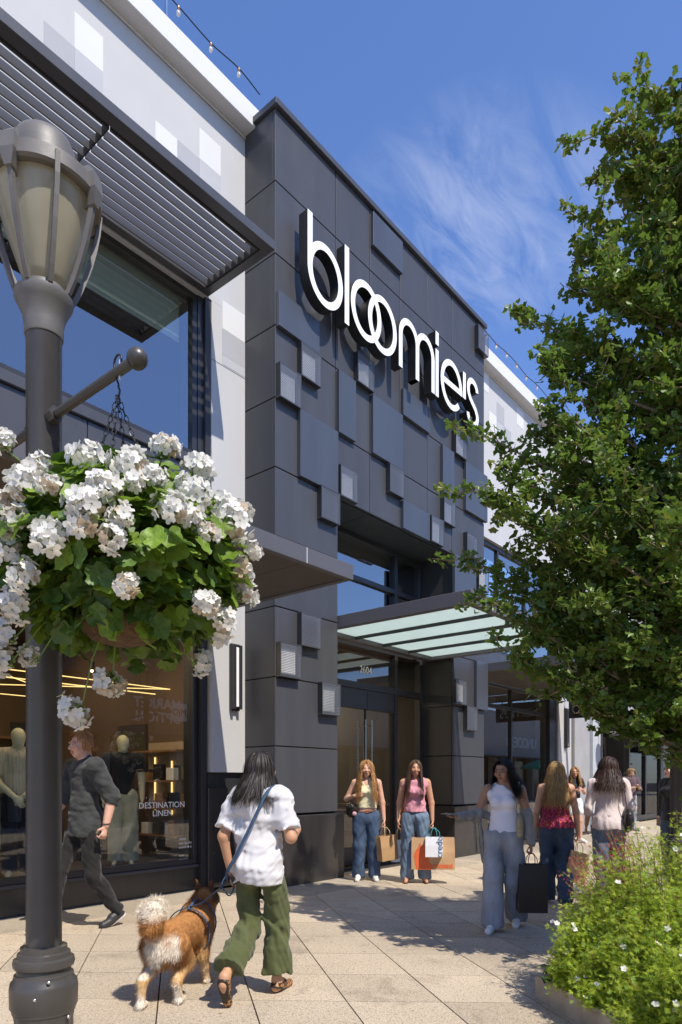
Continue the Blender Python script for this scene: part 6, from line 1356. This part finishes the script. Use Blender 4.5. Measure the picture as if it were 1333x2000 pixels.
# ---- shop mannequins
MQ = (.55, .53, .39); M['stripe'] = fabric('striped_shirt', (.45, .42, .33), .3, 7, stretch=(9, 9, .05)); M['ecru'] = fabric('ecru_trouser', (.50, .50, .38), .06); M['inky'] = fabric('ink_shirt', (.015, .018, .026), .2); M['maroon'] = fabric('maroon_print', (.10, .035, .035), .7, 40)
plat = MB().box(-.3, 5.85, 7.22, 8.7, .013, .30, c=.01).build('display_platform', M['in_dark'], store)
def mannequin(label, x, y, z, heading, h, top, bottom, pose=None, col=MQ, hands=None):
    return person('mannequin', label, (x, y, z), heading, h, male=True, skin=col, hairc=None, mannequin=col, faced=False, vox=.011, top=top, bottom=bottom, pose=pose, group='shop window mannequins', cat='mannequin', hands=hands, head=(12, 0, 0))
mannequin('pale mannequin in striped short sleeved shirt with hands crossed in the window', 3.62, 7.78, .301, 250, 1.70, dict(hem=.86, sleeve=.85, sr=.03, mat=M['stripe'], inf=.02, fold=.005, collar=True), dict(waist=1.0, r=(.1, .085, .08), mat=M['inky'], hem=.06), dict(elL=(-.26, .06, 1.12), wrL=(-.05, .20, .93), elR=(.26, .06, 1.12), wrR=(.05, .20, .91)), hands=dict(L=dict(d=(.6, .2, -.7), n=(0, -1, 0), curl=.2), R=dict(d=(-.6, .2, -.7), n=(0, -1, 0), curl=.2)))
mannequin('pale mannequin in dark polo and ecru drawstring trousers in the window', 4.98, 7.80, .301, 236, 1.69, dict(hem=.93, sleeve=.6, sr=.026, mat=M['inky'], inf=.016, fold=.005, collar=True), dict(waist=1.0, r=(.1, .095, .1), mat=M['ecru'], hem=.06))
mannequin('mannequin in maroon printed shirt turned sideways behind the window lettering', 6.0-.42, 8.75, .013, 200, 1.78, dict(hem=.86, sleeve=.7, mat=M['maroon'], inf=.02, fold=.006), dict(waist=1.0, r=(.1, .085, .08), mat=M['inky'], hem=.06), None, (.16, .13, .10))
mannequin('mannequin in black outfit with sunglasses deeper inside the shop', 5.55, 9.6, .013, 225, 1.78, dict(hem=.86, sleeve=1.9, mat=M['inky'], inf=.02, fold=.006), dict(waist=1.0, r=(.1, .085, .08), mat=M['inky'], hem=.06), None, (.45, .36, .25))
# ================================================================ hanging blade sign, neighbours, far things
bs = thing('blade_sign', "small black hanging sign with silver bloomie's lettering beyond the tower", 'sign', (17.5, 6.06, 3.28), R(-90))
MB().box(-.74, .74, -.03, .03, -.26, .26, c=.006).build('board', M['sign_d'], bs, world=False)
for k, (n, b) in enumerate(letter_list(-.02, -.08)):
    o = link(n, b.mesh(n, [M['chrome'], M['sign_d']]), bs); o.matrix_local = Matrix.Translation((-.02, -.028, -.01)) @ Matrix.Scale(.265, 4) @ Matrix.Translation((-8.96, 0, -8.38))
MB().tube([(-.55, 0, .26), (-.55, 0, .36)], .012, 6).tube([(.55, 0, .26), (.55, 0, .36)], .012, 6).tube([(-.80, 0, .36), (.74, 0, .36)], .016, 8).build('bracket', M['dark'], bs, world=False)
M['nb_wall'] = pm('grey_render', (.34, .34, .35), .85, var=.1, scale=1.5, bump=.1); M['nb_white'] = pm('pale_pilaster', (.46, .49, .52), .7, var=.05); M['awn'] = fabric('charcoal_awning', (.11, .11, .118), .12, 3); M['nb_dark'] = pm('dark_shopfront', (.018, .016, .016), .5)
nb = thing('neighbour_shop', 'grey rendered shop with dark shopfront beyond the department store', 'building', (19, 7.1, 0))
MB().box(18.03, 19.14, 6.85, 8.5, 0, 9.0).build('pier', M['nb_wall'], nb); MB().box(19.142, 19.74, 6.75, 8.5, 0, 6.5, c=.01).build('pilaster', M['nb_white'], nb)
MB().box(19.75, 55, 7.6, 9.5, 3.3, 7.5).build('wall', M['nb_wall'], nb); MB().box(19.75, 23.6, 7.9, 8.0, 0, 3.3).build('shopfront', M['nb_dark'], nb); MB().box(27.6, 55, 7.2, 8.0, 0, 3.29).build('wall', M['dark2'], nb)
for x in (20.6, 21.5, 22.6): MB().box(x, x+.12, 7.7, 7.88, 0, 3.3).build('mullion', M['nb_wall'], nb)
MB().box(21.6, 22.5, 7.78, 7.88, .0, 2.3).build('door', M['dark2'], nb)
w = MB()
for x in (23.65, 25.5, 27.45): w.box(x, x+.12, 7.15, 7.3, .2, 2.75)
w.box(23.65, 27.57, 7.16, 7.29, 2.751, 2.9).box(23.65, 27.57, 7.16, 7.29, 0, .199); w = w.build('window', M['dark'], nb)
for a, b in ((23.77, 25.5), (25.62, 27.45)): MB().add([(a, 7.22, .2), (b, 7.22, .2), (b, 7.22, 2.75), (a, 7.22, 2.75)], [(0, 1, 2, 3)]).build('pane', M['glass_door'], w)
MB().box(23.65, 55, 9.0, 9.1, 0, 3.29).build('interior_wall', M['in_dark'], nb); MB().box(23.60, 23.645, 7.3, 8.98, 0, 3.29).build('return_wall', M['nb_dark'], nb)
for k, (x0, x1) in enumerate(((20.2, 23.3), (23.9, 27.8), (28.6, 33.0))):
    a = thing('awning', ('charcoal awning with open truss frame nearest the pale pilaster', 'middle charcoal awning over the shop window', 'farthest charcoal awning at the right edge')[k], 'awning', (x0, 7.1, 2.6), 0, 'charcoal awnings')
    y0, y1, z1, z0 = 5.55, 7.15, 3.72, 2.86
    MB().add([(x0, y0, z0), (x1, y0, z0), (x1, y1, z1), (x0, y1, z1), (x0, y0, z0-.02), (x1, y0, z0-.02), (x1, y1, z1-.02), (x0, y1, z1-.02)], [(0, 1, 2, 3), (7, 6, 5, 4), (0, 4, 5, 1), (2, 6, 7, 3), (1, 5, 6, 2), (0, 3, 7, 4)]).build('fabric', M['awn'], a)
    MB().box(x0, x1, y0-.006, y0+.006, z0-.30, z0-.022).build('valance', M['awn'], a)
    fm = MB()
    for x in (x0+.03, (x0+x1)/2, x1-.03):
        for p, q in (((x, y0+.02, z0-.05), (x, y1, z0-.05)), ((x, y0+.02, z0-.06), (x, y1, z1-.06)), ((x, (y0+y1)/2, z0-.05), (x, (y0+y1)/2, (z0+z1)/2-.06)), ((x, (y0+y1)/2, (z0+z1)/2-.06), (x, y1, z0-.05))): fm.tube([p, q], .018, 5)
    fm.tube([(x0, y0+.03, z0-.28), (x1, y0+.03, z0-.28)], .018, 5); fm.build('frame', M['chrome'], a)
gl = thing('gooseneck_lamp', 'grey dish gooseneck lamp above the first awning', 'wall lamp', (19.44, 6.74, 3.4)); MB().tube(smooth_path([V3(19.44, 6.75, 3.1), V3(19.44, 6.55, 3.45), V3(19.44, 6.2, 3.55), V3(19.44, 5.95, 3.35)], 14), .015, 6).build('arm', M['chrome'], gl, smooth='all'); MB().lathe([(.03, 3.36), (.06, 3.30), (.28, 3.20), (.285, 3.19)], 19.44, 5.95, 20).build('shade', M['chrome'], gl, smooth=True)
# second lamp post and its basket at the right edge
lamp2 = copy_tree(lamp1); lamp2.location = (8.34, 2.01, 0); lamp2['label'] = 'second lamp post, dark pole at the right edge behind the shrub'
make_basket((8.34, 1.48, 2.10), 'white geranium basket on the second lamp post at the right edge', False)
# string of bulbs along the roof edge
M['cable'] = pm('black_cable', (.02, .02, .02), .6); M['clear'] = pm('bulb_glass', (.75, .72, .66), .12, var=.02, trans=.3); M['brass'] = pm('bulb_cap', (.40, .20, .10), .4, metal=.6)
def bulbs(label, P, posts):
    t = thing('string_lights', label, 'string lights', P[0]); pts = smooth_path([V3(*p) for p in P], 40); MB().tube(pts, .008, 5).build('cable', M['cable'], t)
    for i in range(1, len(P)-1):
        x, y, z = P[i]; b = MB().lathe([(.012, z-.05), (.016, z-.045), (.017, z-.005), (.01, z)], x, y, 8).build('bulb_cap', M['brass'], t, smooth=True); MB().sphere((x, y, z-.083), .026, 10, 7, 0, (1, 1, 1.35)).build('bulb', M['clear'], t, smooth='all')
    for x in posts: MB().box(x-.012, x+.012, 6.80, 6.824, 10.43, 10.82).build('post', M['chrome'], t)
bulbs('string of clear bulbs along the roof edge above the sunshade', [(x, 6.8, 10.78+.035*math.cos(x*5.2)) for x in (3.3, 3.95, 4.55, 5.1, 5.6, 6.07, 6.45)], (4.93, 3.0))
bulbs('string of clear bulbs along the roof edge right of the tower', [(x, 6.8, 10.82+.03*math.cos(x*4)) for x in (12.3, 13.0, 13.4, 13.9, 14.4, 14.9, 15.5, 16.1, 16.8)], (12.8, 16.9))
# across the street: what the shop glass mirrors
M['brick'] = pm('warm_cladding', (.26, .17, .11), .8, var=.25, scale=3, stretch=(1, 1, 6)); M['opp'] = pm('pale_facade', (.52, .50, .47), .85, var=.06)
M['dkglass'] = pm('dark_window_glass', (.02, .022, .025), .12, spec=.6); M['umb'] = fabric('green_canvas', (.02, .30, .17), .08)
def opposite(label, x0, x1, h, mat, sign):
    t = thing('opposite_shop', label, 'building', (x0, -9, 0)); MB().box(x0, x1, -16, -9, 3.2, h).build('upper_wall', M[mat], t); MB().box(x0, x1, -16, -9.6, 0, 3.198).build('lower_wall', M['nb_dark'], t)
    n = int((x1-x0)/3.2)
    for k in range(n):
        a = x0+.3+k*(x1-x0)/n; MB().box(a, a+2.4, -9.59, -9.5, .4, 2.9).build('window', M['dkglass'], t); MB().box(a-.28, a-.02, -9.59, -9.05, 0, 3.19).build('pier', M['opp'], t)
        if h > 7: MB().box(a+.3, a+1.9, -8.999, -8.96, 5.2, 6.8).build('window', M['dkglass'], t)
    MB().box(x0, x1, -9.0, -7.9, 3.1, 3.19).build('ledge', M['dark2'], t)
    return t
opposite('shop across the street mirrored in the left window', -6, 24, 7.2, 'brick', 1); opposite('pale shop mirrored in the right window', 26, 75, 6.5, 'opp', 2)
ms = thing('shop_sign', 'white MARKET OPTICAL lettering mirrored in the left shop window', 'sign', (16.6, -8.9, 4.2)); BACKF = (R(90), 0, R(180))
M['signw'] = pm('white_sign_face', (.85, .85, .85), .5, var=.02)
lettering('MARKET\nOPTICAL', .58, (16.35, -8.96, 4.2), BACKF, M['signw'], ms, depth=.02, weight=.012)
MB().box(17.0, 17.75, -8.98, -8.93, 3.85, 4.6).build('logo_plate', M['signw'], ms); lettering('M|O', .38, (17.37, -8.92, 4.22), BACKF, M['blackv'], ms, depth=.004)
us = thing('shop_sign', 'large pale UNODE50 lettering mirrored in the right shop window', 'sign', (50, -8.9, 4.2)); lettering('UNODE50', 1.15, (50, -8.96, 4.3), BACKF, M['signw'], us, depth=.03, weight=.02)
for k, x in enumerate((48.5, 52.5)):
    u = thing('parasol', ('left green parasol mirrored in the right shop window', 'right green parasol mirrored in the right shop window')[k], 'parasol', (x, -6.5, 0), 0, 'green parasols'); MB().lathe([(1.9, 2.25), (1.85, 2.4), (.9, 2.8), (.05, 3.05)], seg=8).build('canopy', M['umb'], u, world=False); MB().tube([(0, 0, 0), (0, 0, 2.9)], .03, 8).build('pole', M['chrome'], u, world=False)

# ---- stock inside the left shop
GC = [fabric('garment_%d' % k, c) for k, c in enumerate(((.40, .38, .32), (.05, .06, .09), (.22, .12, .08), (.30, .31, .24), (.09, .03, .03), (.45, .42, .40)))]
def rail(label, x, y, rz, n, seed):
    rs_ = random.Random(seed); t = thing('clothes_rail', label, 'clothes rail', (x, y, .013), rz, 'clothes rails in the left shop'); W_ = n*.075
    f = MB(); f.tube([(-W_/2-.05, 0, 1.45), (W_/2+.05, 0, 1.45)], .012, 6)
    for sx in (-1, 1): f.tube([(sx*(W_/2+.04), 0, 0), (sx*(W_/2+.04), 0, 1.45)], .012, 6); f.box(sx*(W_/2+.04)-.02, sx*(W_/2+.04)+.02, -.22, .22, 0, .02)
    f.build('frame', M['chrome'], t, world=False)
    for k in range(n):
        px = -W_/2+(k+.5)*.075; h_ = rs_.uniform(.62, .95); b = MB(); b.prism([(-.22, 1.33), (-.04, 1.42), (.04, 1.42), (.22, 1.33), (.24, 1.33-h_*.5), (.22+rs_.uniform(-.02, .03), 1.33-h_), (-.22, 1.33-h_+rs_.uniform(-.02, .02))], px-.022, px+.022, axis='x')
        b.build('garment', GC[rs_.randrange(6)], t, world=False)
rail('nearer clothes rail with hanging garments inside the left shop', 4.1, 9.4, R(-20), 14, 1); rail('farther clothes rail with hanging garments deep in the left shop', 2.6, 10.6, R(10), 16, 2)
for k, (x, c) in enumerate(((1.6, (.5, .05, .05)), (3.0, (.05, .06, .08)), (5.35, (.04, .04, .05)))):
    MB().box(x, x+.7, 11.76, 11.79, 1.5, 2.4, c=.004).build('wall_panel', pm('wall_panel_%d' % k, c, .5), store)
